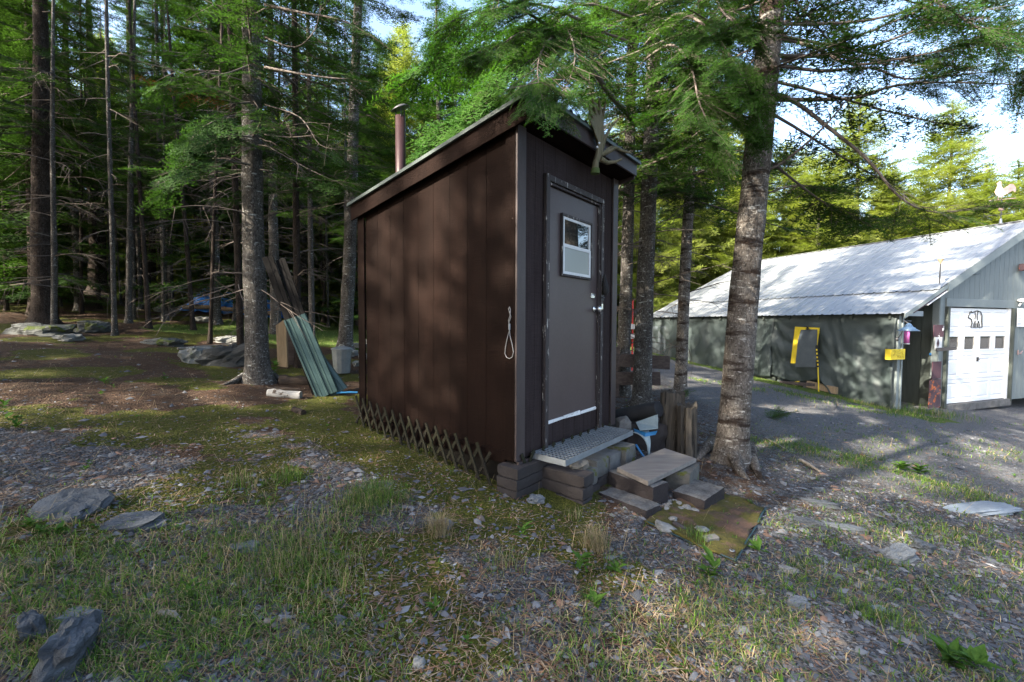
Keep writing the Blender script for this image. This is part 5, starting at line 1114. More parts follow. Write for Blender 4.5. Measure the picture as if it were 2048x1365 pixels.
rock(230, 1075, 150, .22, 36, 'slate', 'half-buried brownish slate slab beside the large flat slate', 2, .58, .1, tilt=(.15, -.1))
rock(478, 1110, 70, .10, 16, 'slate_pale', 'small pale slate flake lying in the grass', 3, .4, .3)
rock(55, 1138, 44, .06, 14, 'slate_pale', 'little pale slate chip near the left frame edge', 4, .4)
rock(135, 1258, 100, .10, 32, 'slate_pale', 'curved pale blue stone by the dark root-like rock', 5, .4, -.1)
rock(66, 1375, 92, .28, 120, 'slate', 'dark sharp-ridged rock rising in the lower left corner', 6, .30, .4, tilt=(0, .3))
rock(30, 1300, 44, .14, 70, 'slate', 'grey rock leaning on the sharp-ridged one in the lower left', 66, .3, .9, tilt=(0, -.3))
rock(152, 1310, 40, .06, 22, 'slate_pale', 'fist-sized blue-grey stone near the lower left corner', 7, .35)
rock(332, 1366, 50, .06, 22, 'slate_pale', 'rounded pale stone at the bottom edge', 8, .3)
rock(835, 1345, 28, .05, 22, 'rubble', 'whitish angular pebble at the bottom centre', 9, .3)
rock(880, 1060, 52, .10, 22, 'slate_pale', 'pale stone behind the dry grass tuft', 10, .4)
rock(1073, 1010, 40, .10, 22, 'slate_pale', 'blue-grey stone at the foot of the corner pier', 11, .35)
rock(1815, 1130, 90, .16, 36, 'slate_pale', 'folded pale slate lump in the gravel on the right', 12, .4, .2, tilt=(.1, -.1))
rock(1865, 1112, 60, .14, 26, 'slate', 'ridged darker half of the folded slate in the gravel', 13, .35, .5, tilt=(.1, .25))
rock(1985, 1035, 200, .26, 16, 'slate_blue', 'long flat blue slab bedded in the drive at the right edge', 14, .42, .2, layered=.2)
rock(1690, 1062, 90, .08, 14, 'slate_pale', 'flat pinkish slate sliver in the bare soil right of the mat', 15, .4, -.45)
rock(1625, 1060, 66, .08, 22, 'slate', 'upturned grey slate edge right of the mossy mat', 16, .35, -.6)
rock(1640, 1012, 90, .06, 14, 'slate', 'dark root-like ridge of slate in the soil by the leaning fir', 17, .35, -.5)
rock(1605, 1225, 50, .09, 24, 'slate_pale', 'rounded violet-grey stone in the lower gravel', 18, .35)
rock(1580, 1150, 40, .05, 18, 'rubble', 'whitish flat pebble below the mat corner', 19, .35, -.4)
rock(1760, 1232, 36, .05, 18, 'slate_blue', 'blue-grey chip beside the bright grass tuft', 20, .35)
rock(1640, 985, 26, .05, 12, 'slate_pale', 'round grey pebble right of the fir roots', 21, .35)
rock(120, 685, 50, .35, 17, 'boulder_grey', 'flat grey field stone on the forest floor at the left', 22, .3)
rock(166, 668, 58, .5, 30, 'boulder', 'mossy angular boulder below the slender grey trunk', 23, .25)
rock(45, 672, 130, .7, 40, 'boulder', 'low mossy mound at the foot of the brown trunk at the left', 24, .4)
rock(375, 728, 60, .5, 50, 'boulder_grey', 'lichen-grey round boulder next to the big dark slab', 25, .3)
rock(440, 735, 120, .6, 62, 'boulder_dark', 'big dark slanted boulder left of the grey fir', 26, .3, .2, tilt=(0, -.15))
rock(460, 690, 90, .4, 22, 'boulder_grey', 'flat stone slab behind the big dark boulder', 27, .3)
rock(400, 645, 36, .4, 15, 'boulder_grey', 'grey stone at the flared foot before the blue tarp', 28, .3)
rock(310, 690, 90, .5, 22, 'boulder', 'mossy hummock in the middle of the forest floor', 29, .4)
rock(315, 625, 30, .4, 15, 'boulder_grey', 'small grey boulder left of the close pair of trunks', 30, .3)
for i, (px, py, w_) in enumerate(((715, 700, 30), (740, 690, 26), (700, 715, 22), (725, 720, 26), (712, 735, 20))):
    rock(px, py, w_, .3, 14, 'boulder_grey', 'loose field stone heaped behind the dustbin', 200+i, .2, group='stones heaped behind the dustbin')
# rubble at the lower step and the stone chunks in the pier
def chunk(x, y, z, s, seed, mat, label, group):
    o = rock_mesh(s, s*random.uniform(.6, 1), s*random.uniform(.4, .7), seed, 0, 10, 6, .35).build('concrete_chunk', M[mat], None); o.location = (x, y, z); o.rotation_euler = (random.uniform(-.3, .3), random.uniform(-.3, .3), random.random()*6); return tag(o, label, 'rubble', group)
for i in range(34):
    px = 1335+random.gauss(0, 22); py = 1012+random.gauss(0, 14); g = ground(px, py); s = random.uniform(.02, .085)
    chunk(g.x, g.y, g.z+s*.15, s, 300+i, 'rubble', 'crumbled pale concrete lump in the rubble between the low blocks', 'crumbled concrete between the step blocks')
g = ground(1330, 1062); chunk(g.x, g.y, g.z+.02, .16, 350, 'rubble', 'largest pale concrete piece lying on the mat edge', None)
g = ground(1404, 1068); chunk(g.x, g.y, g.z+.02, .10, 351, 'rubble', 'rough pale concrete piece in the middle of the mat', None)
o = MB().box(-.05, .05, -.025, .025, 0, .045).build('brick_bit', M['concrete'], None, bevel=.004); g = ground(1421, 1086); o.location = g; o.rotation_euler = (.1, 0, .3); tag(o, 'dark square brick bit on the right of the mat', 'brick')
o = MB().box(-.045, .045, -.02, .02, 0, .04).build('brick_bit', M['wood_dark'], None, bevel=.004); g = ground(1357, 1062); o.location = g; o.rotation_euler = (0, .2, -.9); tag(o, 'small dark wedge leaning on the largest concrete piece', 'brick')
p = SHED_O+SU*1.12+SV*(-.27); chunk(p.x, p.y, .385, .16, 352, 'concrete', 'lichen-covered stone wedged under the far end of the grate', None)
p = SHED_O+SU*.40+SV*(-.33); chunk(p.x, p.y, .36, .17, 353, 'block_moss', 'mossy stone wedged under the near end of the grate', None)
# mossy mat with piping
def door_mat():
    m = tag(empty('door_mat'), 'mossy rubber mat with blue piping spread below the steps', 'mat')
    c = [(1291, 1049), (1472, 1130), (1531, 1022), (1395, 975)]; P = [ground(*q) for q in c]; n = 36; V = []; F = []
    for j in range(n+1):
        for i in range(n+1):
            u, v = i/n, j/n; q = P[0].lerp(P[1], u).lerp(P[3].lerp(P[2], u), v); e_ = .03*noise.noise(q*5+Vector((3, 0, 0))); V.append((q.x+e_, q.y+.03*noise.noise(q*5), gh(q.x, q.y)+.020+.022*noise.noise(q*9)+.010*noise.noise(q*25)))
    for j in range(n):
        for i in range(n): a = j*(n+1)+i; F.append((a, a+1, a+n+2, a+n+1))
    b = MB(); b.add(V, F, 0, True); b.build('sheet', M['mat_moss'], m).modifiers.new('gauge', 'SOLIDIFY').thickness = .008
    for a, bb in ((0, 1), (1, 2)):
        q = [P[a].lerp(P[bb], t/16) for t in range(17)]; MB().tube([Vector((w.x, w.y, gh(w.x, w.y)+.016+.010*noise.noise(w*7))) for w in q], .006, 7).build('piping', M['hose'], m)
    w = P[1].lerp(P[3], .08); MB().lathe([(.008, 0), (.016, 0), (.016, .004), (.008, .004)], 14, c=(w.x, w.y, gh(w.x, w.y)+.027)).build('eyelet', M['galv'], m)
door_mat()
# two old timber posts
def old_post(px, py, wpx, hpx, seed, label, split):
    g = ground(px, py); r = wpx*g.y/FPX/2; h = hpx*g.y/FPX; b = MB(); n = 40; zs = [-.15+(h+.15)*k/14 for k in range(15)]; vv = []
    for k, z in enumerate(zs):
        for i in range(n):
            t = 2*PI*i/n; q = r*(1+.09*noise.noise(Vector((math.cos(t)*1.3, math.sin(t)*1.3, seed)))+.012*noise.noise(Vector((math.cos(t)*9, math.sin(t)*9, z*2))))
            if split and abs((t-split+PI) % (2*PI)-PI) < .11: q *= .6
            top = .05*noise.noise(Vector((math.cos(t)*2.5, math.sin(t)*2.5, seed*3)))*(k == 14)
            vv.append((q*math.cos(t), q*math.sin(t), z+top))
    b.add(vv, [(k*n+i, k*n+(i+1) % n, (k+1)*n+(i+1) % n, (k+1)*n+i) for k in range(14) for i in range(n)], 0, False); c = len(b.v)
    b.v.append((0, 0, h-.03)); 
    for i in range(n): b.f.append((14*n+i, 14*n+(i+1) % n, c)); b.m.append(0); b.sm.append(False)
    o = b.build('old_post', M['post_wood'], None); o.location = g; o.rotation_euler = (.0, .02*(-1 if seed > 1 else 1), 0); tag(o, label, 'post')
old_post(1341, 900, 48, 116, 1, 'taller blackened timber post stump beside the steps', 5.4)
old_post(1374, 914, 40, 104, 2, 'shorter grey split timber post stump next to the leaning fir', 4.0)
# rolled felt, folded sheet, stone wedge behind the grate
a, c = at(1222, 836, 5.2), at(1318, 818, 4.75); o = MB().tube([a, a.lerp(c, .5), c], [.085, .088, .086], 18).build('felt_roll', M['roll_black'], None); tag(o, 'black roll of roofing felt lying behind the grate', 'roll')
def folded_sheet():
    s = tag(empty('folded_sheet'), 'folded pale sheet with a blue underside stuffed beside the old posts', 'sheet')
    q = [at(1272, 846, 4.75), at(1316, 830, 4.7), at(1316, 858, 4.55), at(1280, 862, 4.5)]; b = MB(); b.add(q, [(0, 1, 2, 3)]); b.build('upper_fold', M['tarp_pale'], s).modifiers.new('g', 'SOLIDIFY').thickness = .008
    b = MB(); q = [at(1268, 858, 4.62), at(1292, 866, 4.5), at(1314, 862, 4.52), at(1310, 870, 4.52), at(1290, 874, 4.48), at(1270, 864, 4.6)]; b.add(q, [(0, 1, 4, 5), (1, 2, 3, 4)]); b.build('blue_edge', M['blue_plastic'], s).modifiers.new('g', 'SOLIDIFY').thickness = .01
    pts = []; n = 8
    for i in range(n+1):
        t = i/n; pts.append((at(1262+34*math.sin(t*1.6), 866+46*t*t, 4.6-.25*t), at(1298+3*math.sin(t*3), 862+52*t, 4.55-.25*t)))
    b = MB(); vv = [v for p in pts for v in p]; b.add(vv, [(2*i, 2*i+1, 2*i+3, 2*i+2) for i in range(n)], 0, True); b.build('hanging_fold', M['tarp_pale'], s).modifiers.new('g', 'SOLIDIFY').thickness = .008
    MB().tube([at(1272, 890, 4.42), at(1280, 903, 4.36), at(1288, 914, 4.33)], .012, 6).build('blue_edge', M['blue_plastic'], s)
folded_sheet()
o = rock_mesh(.17, .2, .2, 71, 0, 8, 5, .3).build('stone_wedge', M['concrete'], None); o.location = at(1247, 848, 4.75); tag(o, 'grey stone wedge between the grate and the felt roll', 'rock')
o = rock_mesh(.5, .34, .4, 72, 0, 12, 7, .2).build('stone_wedge', M['block'], None); o.location = at(1290, 885, 4.85); o.location.z = gh(o.location.x, o.location.y)+.12; tag(o, 'dark stone heap propping up the folded sheet', 'rock')
o = rock_mesh(.7, .4, .36, 73, 0, 12, 7, .2).build('stone_wedge', M['concrete'], None); w = at(1260, 880, 5.1); o.location = (w.x, w.y, gh(w.x, w.y)+.14); tag(o, 'low stone heap carrying the felt roll', 'rock')
# rail boards behind the fir
def rail():
    f = tag(empty('rail_fence'), 'two weathered horizontal rail boards fixed behind the grey fir', 'fence')
    Y = tm.location.y+.22
    for (x0, x1, y0, y1, y2, y3) in ((1215, 1340, 706, 733, 714, 738), (1215, 1321, 745, 769, 746, 769)):
        a, c = at(x0, (y0+y1)/2, Y+.35), at(x1, (y2+y3)/2, Y-.05); MB().bar(a, c, .04, .215).build('rail_board', M['wood_dark'], f, bevel=.004)
    a = at(1234, 700, Y+.5); b = gh(a.x, a.y); MB().box(a.x-.05, a.x+.05, a.y, a.y+.09, b-.1, a.z+.05).build('rail_post', M['wood_dark'], f)
rail()
def far_rack():
    Y = 11.0; r = tag(empty('plank_rack'), 'yellow and red poles carrying four short pale boards beyond the rail', 'rack')
    for (x, m_, dx) in ((1256, 'yellow', 6), (1263, 'red', -3)):
        a = at(x, 812, Y); a.z = gh(a.x, a.y); MB().tube([a, at(x-dx, 600, Y)], .022, 8).build('pole', M[m_], r)
    for (x0, x1, yy) in ((1244, 1272, 653), (1248, 1274, 672), (1244, 1263, 780), (1246, 1264, 799)):
        a, c = at(x0, yy, Y-.06), at(x1, yy+1, Y-.06); MB().bar(a, c, .02, .125).build('short_board', M['wood_pale'], r)
far_rack()
# dark boards and green sheets leaning on the grey fir
def leaning():
    T0, T1 = Vector((-3.18, 5.90, 2.36)), Vector((-2.50, 5.85, .0)); T1.z = gh(T1.x, T1.y)
    def panel(name, A, B, wdt, mat, label, ribs, th, off, cat, grp):
        d = (B-A).normalized(); sd = Vector((1, .25, 0)); sd = (sd - d*sd.dot(d)).normalized(); nrm = d.cross(sd).normalized()
        if nrm.y > 0: nrm = -nrm
        b = MB(); prof = []
        if ribs:
            for k in range(ribs):
                q = wdt*k/ribs; w_ = wdt/ribs; prof += [(q, 0), (q+.04*w_, .020), (q+.16*w_, .020), (q+.22*w_, 0), (q+.48*w_, .001), (q+.52*w_, .005), (q+.58*w_, .005), (q+.62*w_, .001)]
            prof.append((wdt, 0)); prof.append((wdt+.01, -.03))
        else: prof = [(0, 0), (wdt*.45, .004), (wdt*.5, .0), (wdt, .004)]
        m = len(prof); vv = [P+sd*(a-wdt/2)+nrm*(z+off) for P in (A, B) for a, z in prof]
        b.add(vv, [(k, k+1, m+k+1, m+k) for k in range(m-1)]); o = b.build(name, M[mat], None); s = o.modifiers.new('gauge', 'SOLIDIFY'); s.thickness = th; return tag(o, label, cat, grp)
    sd = Vector((.97, .24, 0))
    panel('leaning_board', T0-sd*.07, T1-sd*.08, .13, 'board_black', 'left one of the two dark boards leaning on the grey fir', 0, .03, 0, 'board', 'boards leaning on the fir')
    panel('leaning_board', T0+sd*.07+Vector((0, .05, -.03)), T1+sd*.06, .12, 'board_black', 'right one of the two dark boards leaning on the grey fir', 0, .03, .02, 'board', 'boards leaning on the fir')
    A = T0.lerp(T1, .44); panel('roofing_sheet', A+sd*.0+Vector((0, -.03, .0)), T1+sd*.06+Vector((0, -.06, .0)), .27, 'green_tin', 'front green ribbed metal sheet covering the lower half of the leaning boards', 2, .002, .055, 'metal sheet', 'green metal sheets')
    panel('roofing_sheet', A+sd*.06+Vector((0, .05, -.35)), T1+sd*.19+Vector((0, .0, .02)), .22, 'green_tin', 'second green sheet sliding out at the right under the front one', 2, .002, .02, 'metal sheet', 'green metal sheets')
    e = T1+sd*.28; o = MB().tube([e+Vector((-.1, -.1, .03)), e+Vector((.05, -.08, .035)), e+Vector((.16, -.05, .03))], .014, 6).build('blue_strap', M['blue_plastic'], None); tag(o, 'bright blue strap at the foot of the green sheets', 'strap')
leaning()
def dustbin():
    g = ground(684, 748); Y = g.y; r = 19*Y/FPX; h = gh(g.x, Y); top = at(684, 694, Y).z; b = tag(empty('dustbin', (g.x, Y, h)), 'galvanised ribbed metal dustbin with lid behind the green sheets', 'dustbin'); H = top-h
    n = 48; vv = []; m = MB()
    for z, k in ((0, .80), (.04, .81), (H*.88, .97), (H*.9, 1.0), (H*.93, 1.0)):
        for i in range(n): t = 2*PI*i/n; q = r*k*(1+(.03 if (i//2) % 2 and .03 < z < H*.89 else 0)); vv.append((q*math.cos(t), q*math.sin(t), z))
    m.add(vv, [(j*n+i, j*n+(i+1) % n, (j+1)*n+(i+1) % n, (j+1)*n+i) for j in range(4) for i in range(n)], 0, False); m.build('body', M['galv_dull'], b)
    MB().lathe([(r*1.07, H*.90), (r*1.07, H*.935), (r*.9, H*.97), (r*.3, H*1.02), (0, H*1.02)], 32).build('lid', M['galv_dull'], b); MB().tube([(-.05, 0, H*1.01), (-.03, 0, H*1.07), (.03, 0, H*1.07), (.05, 0, H*1.01)], .008, 6).build('lid_handle', M['galv_dull'], b)
dustbin()
def plank_up(px, py, wpx, top, Y, mat, label, tip):
    a = at(px, py, Y); a.z = gh(a.x, a.y)-.02; w_ = wpx*Y/FPX; H = at(px, top, Y).z-a.z; b = MB()
    b.prism([(-w_/2, 0), (w_/2, 0), (w_/2, H-tip*.0), (w_*.2, H*(1-tip*.3)), (-w_/2, H*(1-tip))], -.02, .02, M=Matrix.Rotation(PI/2, 4, 'X')); o = b.build('upright_plank', M[mat], None); o.location = a; o.rotation_euler = (.06, 0, .1); tag(o, label, 'plank')
plank_up(566, 715, 19, 637, 7.2, 'wood_fresh', 'pale upright plank with a pointed top behind the leaning boards', .14)
plank_up(585, 712, 16, 648, 7.4, 'wood_dark', 'darker upright plank right of the pale pointed one', .0)
plank_up(302, 600, 12, 571, ground(300, 600).y-.3, 'wood_fresh', 'pale board leaning at the foot of the broadest pine', .2)
# logs
def log(pa, pb, r, mat, label, n=14, half=False):
    a, c = ground(*pa), ground(*pb); up = Vector((0, 0, r*.75)); o = MB().tube([a.lerp(c, k/6)+up*(.7+.12*math.sin(k*2.1)) for k in range(7)], [r*(1+.12*math.sin(k*1.7+r*90)) for k in range(7)], n, wob=.07).build('log', M[mat], None); tag(o, label, 'log')
log((536, 792), (602, 798), .055, 'birch', 'white birch log lying at the foot of the grey fir'); log((535, 783), (600, 784), .028, 'log', 'thin bark-brown stick resting behind the birch log')
log((560, 768), (618, 770), .075, 'log', 'dark rotten log behind the white birch log'); log((588, 824), (607, 832), .035, 'log', 'short brown stub of wood on the moss')
for (pa, pb, r, lb) in (((1846, 1168), (1884, 1226), .009, 'bare pale stick lying in the gravel at the right'), ((1600, 925), (1640, 948), .02, 'dark flat stick behind the roots of the leaning fir'), ((320, 1235), (360, 1258), .016, 'grey knob of driftwood in the lower left grass'), ((530, 1250), (548, 1268), .014, 'little grey wood stub in the dry grass'), ((1530, 880), (1575, 905), .012, 'thin root lying beside the flared trunk'), ((30, 655), (140, 640), .02, 'fallen branch on the bank at the left'), ((355, 700), (470, 690), .018, 'fallen branch before the dark boulder')):
    a, c = ground(*pa), ground(*pb); m_ = a.lerp(c, .5)+Vector((.01, .01, r)); o = MB().tube([a+Vector((0, 0, r)), m_, c+Vector((0, 0, r))], [r, r*.9, r*.5], 7, wob=.15).build('stick', M['wood_stick'], None); tag(o, lb, 'stick')
# roots of the leaning fir and the grey fir
for owner, pths in ((big, ([(1500, 915), (1512, 945), (1528, 966)], [(1425, 900), (1405, 912), (1392, 922)], [(1468, 935), (1480, 952), (1498, 962)])), (gt, ([(500, 762), (470, 768), (440, 772)], [(535, 758), (556, 762), (575, 760)]))):
    for pt in pths:
        q = [ground(*w) for w in pt]; inv = owner.matrix_basis.inverted(); q = [inv @ (w+Vector((0, 0, z))) for w, z in zip(q, (.10, .03, -.02))]; MB().tube(smooth_path(q, 3), [.07, .06, .05, .042, .035, .028, .02], 8, wob=.08).build('root', M['bark_band'] if owner is big else M['bark_grey'], owner)
# blue tarp over a wood pile
def tarp_heap():
    a, c = ground(385, 632), ground(572, 628); Y = 15.5; t = tag(empty('covered_woodpile'), 'woodpile under a crumpled bright blue tarp in the depth of the wood', 'woodpile')
    n, m = 46, 16; V = []; F = []; A, B = at(383, 625, Y), at(580, 625, Y); A.z = gh(A.x, A.y); B.z = gh(B.x, B.y)
    for j in range(m+1):
        for i in range(n+1):
            u, v = i/n, j/m; p = A.lerp(B, u); h = (.62+.22*math.sin(u*7)+.1*math.sin(u*17))*math.sin(PI*v)**.6*(min(1, u*6, (1-u)*6))
            V.append((p.x+.06*noise.noise(Vector((u*20, v*6, 1))), p.y-.7+1.4*v, p.z+h+.10*noise.noise(Vector((u*16, v*5, 2)))))
    for j in range(m):
        for i in range(n): k = j*(n+1)+i; F.append((k, k+1, k+n+2, k+n+1))
    b = MB(); b.add(V, F, 0, False); b.build('tarp_cover', M['blue_tarp'], t)
    for k in range(7):
        u = .08+.13*k; p = A.lerp(B, u); MB().tube([p+Vector((0, -.75, .10+.04*(k % 2))), p+Vector((.5, -.72, .14))], .07, 9).build('split_log', M['wood_fresh'], t)
    for k in range(3): p = A.lerp(B, .35+.2*k); MB().bar(p+Vector((-.5, -.45, .62)), p+Vector((.45, -.35, .42)), .10, .03).build('weight_board', M['wood_pale'], t)
tarp_heap()
# ------------------------------------------------------------------ ground cover (nobody could count it)
def visible_spot(r, y0, y1, power=1.0):
    """random ground spot inside the view, nearer spots likelier"""
    t = r.random(); Y = y0*((y1/y0)**(t**power)); px = r.uniform(-40, 2090); x = (px-1024)/FPX*Y
    return x, Y
BLOBS = [(330, 1120, .45, 1.0), (560, 1150, .42, 1.0), (740, 1010, .30, 1.0), (650, 1110, .25, .8), (120, 1250, .40, .9), (390, 1210, .35, 1.0), (60, 1090, .35, .9), (1650, 1180, .40, .6), (1500, 1240, .40, .6), (1820, 1300, .40, .7), (1420, 1200, .30, .5), (560, 970, .3, .7), (480, 1060, .35, .8), (230, 1310, .35, .8), (900, 1210, .3, .4),
         (1700, 930, .7, .8), (1850, 965, .6, .7), (1580, 900, .6, .6), (1960, 1180, .4, .5), (680, 1250, .3, .6), (1200, 1290, .4, .35), (2000, 900, .8, .4), (1750, 1060, .35, .5), (1960, 1080, .4, .4)]
BG_ = [(ground(a, b), c, d) for a, b, c, d in BLOBS]
def grass_density(x, y):
    v = .035
    for g, rad, s in BG_: v += s*math.exp(-((x-g.x)**2+(y-g.y)**2)/(rad*rad))
    n = noise.noise(Vector((x*1.6, y*1.6, 12)))+.6*noise.noise(Vector((x*5, y*5, 3)))
    g_, m_, l_ = cover(x, y)
    v = v*(1+1.6*n)*(.35 if g_ < .3 else 1) + l_*1.2
    if x > 3 and l_ < .2: v = max(v, .25*max(0, n-.1)*2)
    return max(v, 0)
def blocked(x, y):
    if in_shed(x, y, .02) or in_gar(x, y, .02): return True
    a, b = loc2(SHED_O, SU, SV, x, y)
    return 0 < a < 1.6 and -.5 < b < 0
def make_grass():
    r = random.Random(3); V = []; T = []; C = []
    def blade(x, y, L, w, az, lean, col, tipc):
        z = gh(x, y)-.004; dx, dy = math.cos(az), math.sin(az); sx, sy = -dy*w/2, dx*w/2; o = len(V)
        h1, h2 = L*.55, L*(1-.35*lean); r1, r2 = L*lean*.35, L*lean
        V.extend(((x-sx, y-sy, z), (x+sx, y+sy, z), (x+dx*r1-sx*.8, y+dy*r1-sy*.8, z+h1), (x+dx*r1+sx*.8, y+dy*r1+sy*.8, z+h1), (x+dx*r2, y+dy*r2, z+h2*(1-.45*lean))))
        T.extend(((o, o+1, o+3), (o, o+3, o+2), (o+2, o+3, o+4))); C.extend((col, col, tipc, tipc, tipc))
    greens = [(.062, .140, .018), (.095, .185, .022), (.13, .22, .030), (.05, .10, .022), (.16, .225, .035)]; straw = [(.30, .24, .13), (.36, .28, .16), (.22, .17, .10)]
    n = 0; tries = 0
    while n < 25000 and tries < 400000:
        tries += 1; x, y = visible_spot(r, 1.55, 15, 1.25)
        d = grass_density(x, y)
        if r.random() > d or blocked(x, y): continue
        far = y > 6
        for k in range(r.randint(1, 4)):
            c = r.choice(greens) if r.random() < .70 else r.choice(straw); f = r.uniform(.7, 1.35); c = tuple(q*f for q in c)
            blade(x+r.gauss(0, .015), y+r.gauss(0, .015), r.uniform(.018, .062)*(1+.5*min(d, 1)), r.uniform(.0025, .005)*(1.8 if far else 1), r.random()*6.28, r.uniform(.45, 1.7), c, c); n += 1
    # denser tufts with long thin blades
    for (px, py, cnt, rad, L, dry) in ((735, 1010, 420, .10, .20, .25), (760, 1000, 260, .08, .18, .2), (878, 1070, 260, .035, .20, .95), (1190, 1100, 240, .045, .20, .9), (560, 1150, 320, .12, .16, .3), (600, 1120, 180, .09, .16, .4), (580, 960, 200, .06, .14, .1), (1395, 1085, 120, .04, .13, .05), (380, 1225, 260, .08, .10, .1), (1745, 1240, 160, .05, .10, .0), (1810, 1255, 160, .06, .08, .05), (680, 1170, 200, .10, .16, .5), (480, 970, 160, .07, .14, .5), (1010, 1130, 120, .05, .12, .6), (640, 1060, 160, .09, .16, .6), (1230, 1130, 60, .04, .10, .3),
                                       (1860, 830, 500, .30, .20, .15), (1760, 815, 420, .5, .14, .35), (1640, 800, 420, .6, .12, .2), (90, 1130, 160, .1, .14, .3), (200, 1210, 160, .1, .13, .2), (430, 1130, 200, .14, .17, .4), (1150, 1040, 50, .03, .12, .5), (860, 905, 60, .06, .14, .5)):
        g = ground(px, py)
        for k in range(cnt):
            c = r.choice(straw) if r.random() < dry else r.choice(greens); f = r.uniform(.7, 1.2); c = tuple(q*f for q in c)
            blade(g.x+r.gauss(0, rad), g.y+r.gauss(0, rad), L*r.uniform(.5, 1.15), r.uniform(.0018, .0034)*(1.8 if g.y > 6 else 1), r.random()*6.28, r.uniform(.15, .95), c, c)
    # green strips along the drive and beside the garage
    for line, cnt, sp in (([(1500, 882), (1620, 900), (1740, 928), (1850, 960), (1980, 1005)], 3600, .22), ([(1530, 778), (1640, 800), (1760, 826), (1880, 832)], 2200, .16), ([(1380, 760), (1450, 770), (1540, 785)], 900, .15), ([(1700, 880), (1850, 890), (2040, 905)], 1400, .5), ([(1800, 1040), (1950, 1090), (2048, 1130)], 1400, .3), ([(1560, 1080), (1700, 1110), (1800, 1160)], 1200, .25)):
        P = [ground(*w) for w in line]
        for k in range(cnt):
            t = r.random()*(len(P)-1); i = int(t); q = P[i].lerp(P[i+1], t-i); x, y = q.x+r.gauss(0, sp), q.y+r.gauss(0, sp)
            if noise.noise(Vector((x*2.5, y*2.5, 31))) < -.08 or blocked(x, y): continue
            c = r.choice(greens) if r.random() < .85 else r.choice(straw); f = r.uniform(.7, 1.3); blade(x, y, r.uniform(.03, .08), .004*(1+.1*y), r.random()*6.28, r.uniform(.4, 1.5), tuple(w*f for w in c), tuple(w*f for w in c))
    # long straws lying or arching
    for k in range(900):
        x, y = visible_spot(r, 1.6, 6); 
        if blocked(x, y) or (x > .8 and r.random() < .75): continue
        c = r.choice(straw); az = r.gauss(.4, .8)+(PI if r.random() < .5 else 0); blade(x, y, r.uniform(.08, .26), .0022, az, r.uniform(1.3, 2.0), c, c)
    o = np_mesh('grass', V, T, M['grass'], col=np.array(C)); kind(o, 'stuff'); o['label'] = 'short patchy grass and dry straws growing through the gravel'; o['category'] = 'grass'
make_grass()
def make_gravel():
    r = random.Random(9); oct_ = np.array([(1, 0, 0), (0, 1, 0), (-1, 0, 0), (0, -1, 0), (0, 0, 1), (.0, 0, -.6)]); f8 = np.array([(0, 1, 4), (1, 2, 4), (2, 3, 4), (3, 0, 4)])
    V = []; T = []; C = []; n = 0; tries = 0
    pal = [(.07, .075, .085), (.10, .105, .118), (.15, .155, .168), (.19, .195, .205), (.12, .10, .085), (.24, .245, .25), (.045, .05, .056), (.30, .30, .30)]
    while n < 42000 and tries < 300000:
        tries += 1; x, y = visible_spot(r, 1.5, 7.5, 1.15); g_, m_, l_ = cover(x, y)
        if r.random() > min(g_, 1)*(1-.8*min(m_, 1))*(.75 if g_ < 1.3 else .3)*(.35+.65*(noise.noise(Vector((x*1.3, y*1.3, 40)))+.55)) + .04 or blocked(x, y): continue
        s = min(.0046*math.exp(r.gauss(.12, .6)), .024)*(1+.12*y); a = r.random()*6.28; q = oct_*np.array([s*r.uniform(.8, 1.9), s*r.uniform(.6, 1.1), s*r.uniform(.25, .7)]) + np.array([[r.uniform(-.25, .25)*s for _ in range(3)] for _ in range(6)])
        ca, sa = math.cos(a), math.sin(a); q = q @ np.array([[ca, sa, 0], [-sa, ca, 0], [0, 0, 1]]); q = q[:5] + np.array([x, y, gh(x, y)+s*.02])
        c = pal[min(int(abs(r.gauss(0, 2.1))), 7)] if r.random() < .9 else (.16, .10, .075); f = r.uniform(.7, 1.15)
        V.append(q); T.append(f8+5*n); C.append(np.tile(np.array(c)*f, (5, 1))); n += 1
    o = np_mesh('gravel', np.concatenate(V), np.concatenate(T), M['pebble'], col=np.concatenate(C)); kind(o, 'stuff'); o['label'] = 'loose slate gravel over the drive and clearing'; o['category'] = 'gravel'
make_gravel()
def make_litter():
    r = random.Random(13); V = []; T = []; C = []; n = 0
    for k in range(30000):
        x, y = visible_spot(r, 1.6, 13)
        if blocked(x, y) or (x > 1.5 and r.random() < .7): continue
        a = r.random()*6.28; L = r.uniform(.012, .055); w = r.uniform(.001, .003)*(1+.15*y); z = gh(x, y)+r.uniform(.002, .012); dx, dy = math.cos(a)*L, math.sin(a)*L
        V += [(x-dx-dy/L*w, y-dy+dx/L*w, z), (x-dx+dy/L*w, y-dy-dx/L*w, z), (x+dx, y+dy, z+r.uniform(0, .012))]; T.append((3*n, 3*n+1, 3*n+2)); c = r.choice(((.14, .075, .045), (.20, .12, .07), (.09, .06, .045), (.26, .20, .14))); C += [c]*3; n += 1
    o = np_mesh('needle_litter', V, T, M['pebble'], col=np.array(C)); kind(o, 'stuff'); o['label'] = 'scattered brown needles and twigs on the ground'; o['category'] = 'litter'
make_litter()
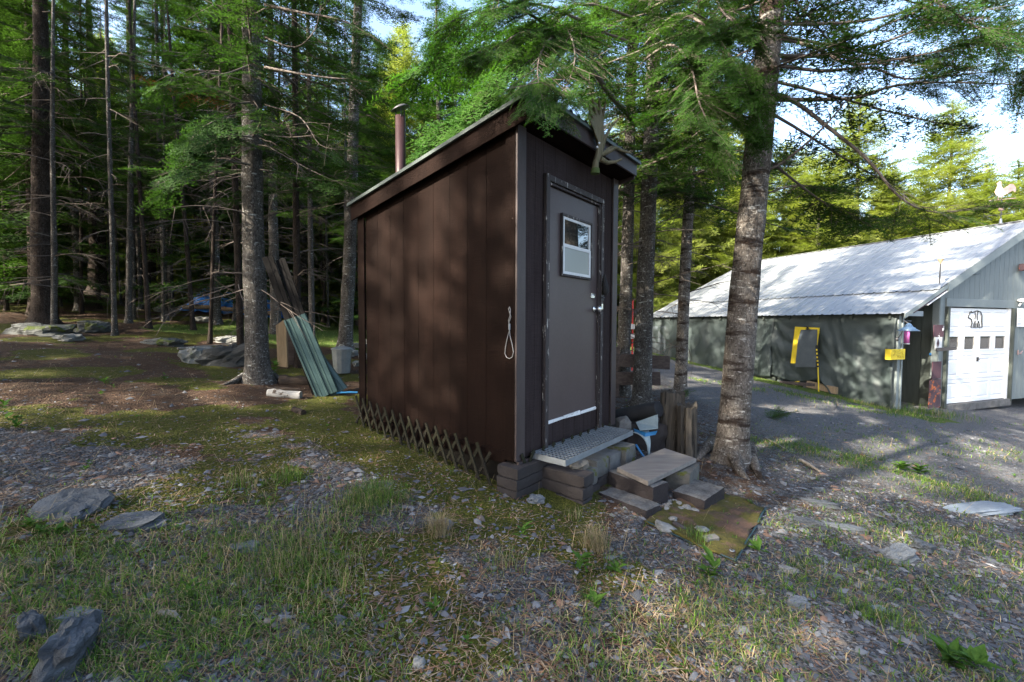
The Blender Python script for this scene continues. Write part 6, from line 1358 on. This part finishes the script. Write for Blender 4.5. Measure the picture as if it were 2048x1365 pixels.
def weeds():
    r = random.Random(17); V = []; T = []; n = 0
    def leaf_(p, d, L, w):
        nonlocal n; d = d.normalized(); s = d.cross(Vector((0, 0, 1))); s = s.normalized() if s.length > 1e-4 else Vector((1, 0, 0)); u = s.cross(d); o = len(V)
        V.extend([tuple(p), tuple(p+d*L*.45+s*w/2+u*.1*L), tuple(p+d*L*.45-s*w/2+u*.1*L), tuple(p+d*L)]); T.extend([(o, o+1, o+3), (o, o+3, o+2)])
    def plant(x, y, s, nl, tall):
        g = Vector((x, y, gh(x, y)))
        for k in range(nl): a = r.random()*6.28; h = r.random()*tall*s; leaf_(g+Vector((0, 0, h)), Vector((math.cos(a), math.sin(a), r.uniform(.1, .8))), s*r.uniform(.5, 1), s*r.uniform(.22, .42))
    for (px, py, s, nl, tall) in ((1045, 1085, .09, 12, 1.0), (1160, 1145, .10, 9, .8), (1235, 1150, .10, 8, .7), (1190, 1215, .10, 10, .1), (1430, 1150, .14, 8, .5), (180, 930, .05, 8, .6), (170, 945, .05, 8, .4), (330, 760, .08, 12, .8), (210, 770, .09, 14, .8), (550, 745, .12, 30, 1.2), (545, 760, .10, 24, 1.0), (655, 855, .05, 5, .3), (770, 870, .05, 5, .2), (835, 945, .04, 5, .3), (80, 1080, .06, 26, .6), (60, 1060, .06, 20, .6), (120, 1075, .06, 20, .5), (380, 1210, .08, 10, 1.0), (405, 1130, .06, 12, .6), (30, 860, .10, 10, 1.0), (10, 840, .12, 12, 1.2), (1900, 1330, .14, 16, .3), (1950, 1345, .14, 14, .3), (1800, 940, .12, 30, .6), (1840, 950, .12, 30, .6), (1420, 1160, .1, 10, .6), (1520, 1110, .12, 7, .2), (540, 1260, .05, 8, .5), (870, 1230, .07, 8, .6)):
        g = ground(px, py); plant(g.x, g.y, s, nl, tall)
    for k in range(650):
        x, y = visible_spot(r, 1.7, 9)
        if blocked(x, y): continue
        d = grass_density(x, y)
        if r.random() < .25+d*.5: plant(x, y, r.uniform(.015, .05), r.randint(4, 9), .5)
    o = np_mesh('weeds', V, T, M['weed']); kind(o, 'stuff'); o['label'] = 'low broad-leaved weeds among the grass'; o['category'] = 'weeds'
weeds()
# ------------------------------------------------------------------ drop the pattern pieces the copies were made from
for o in LIB: bpy.data.objects.remove(o)
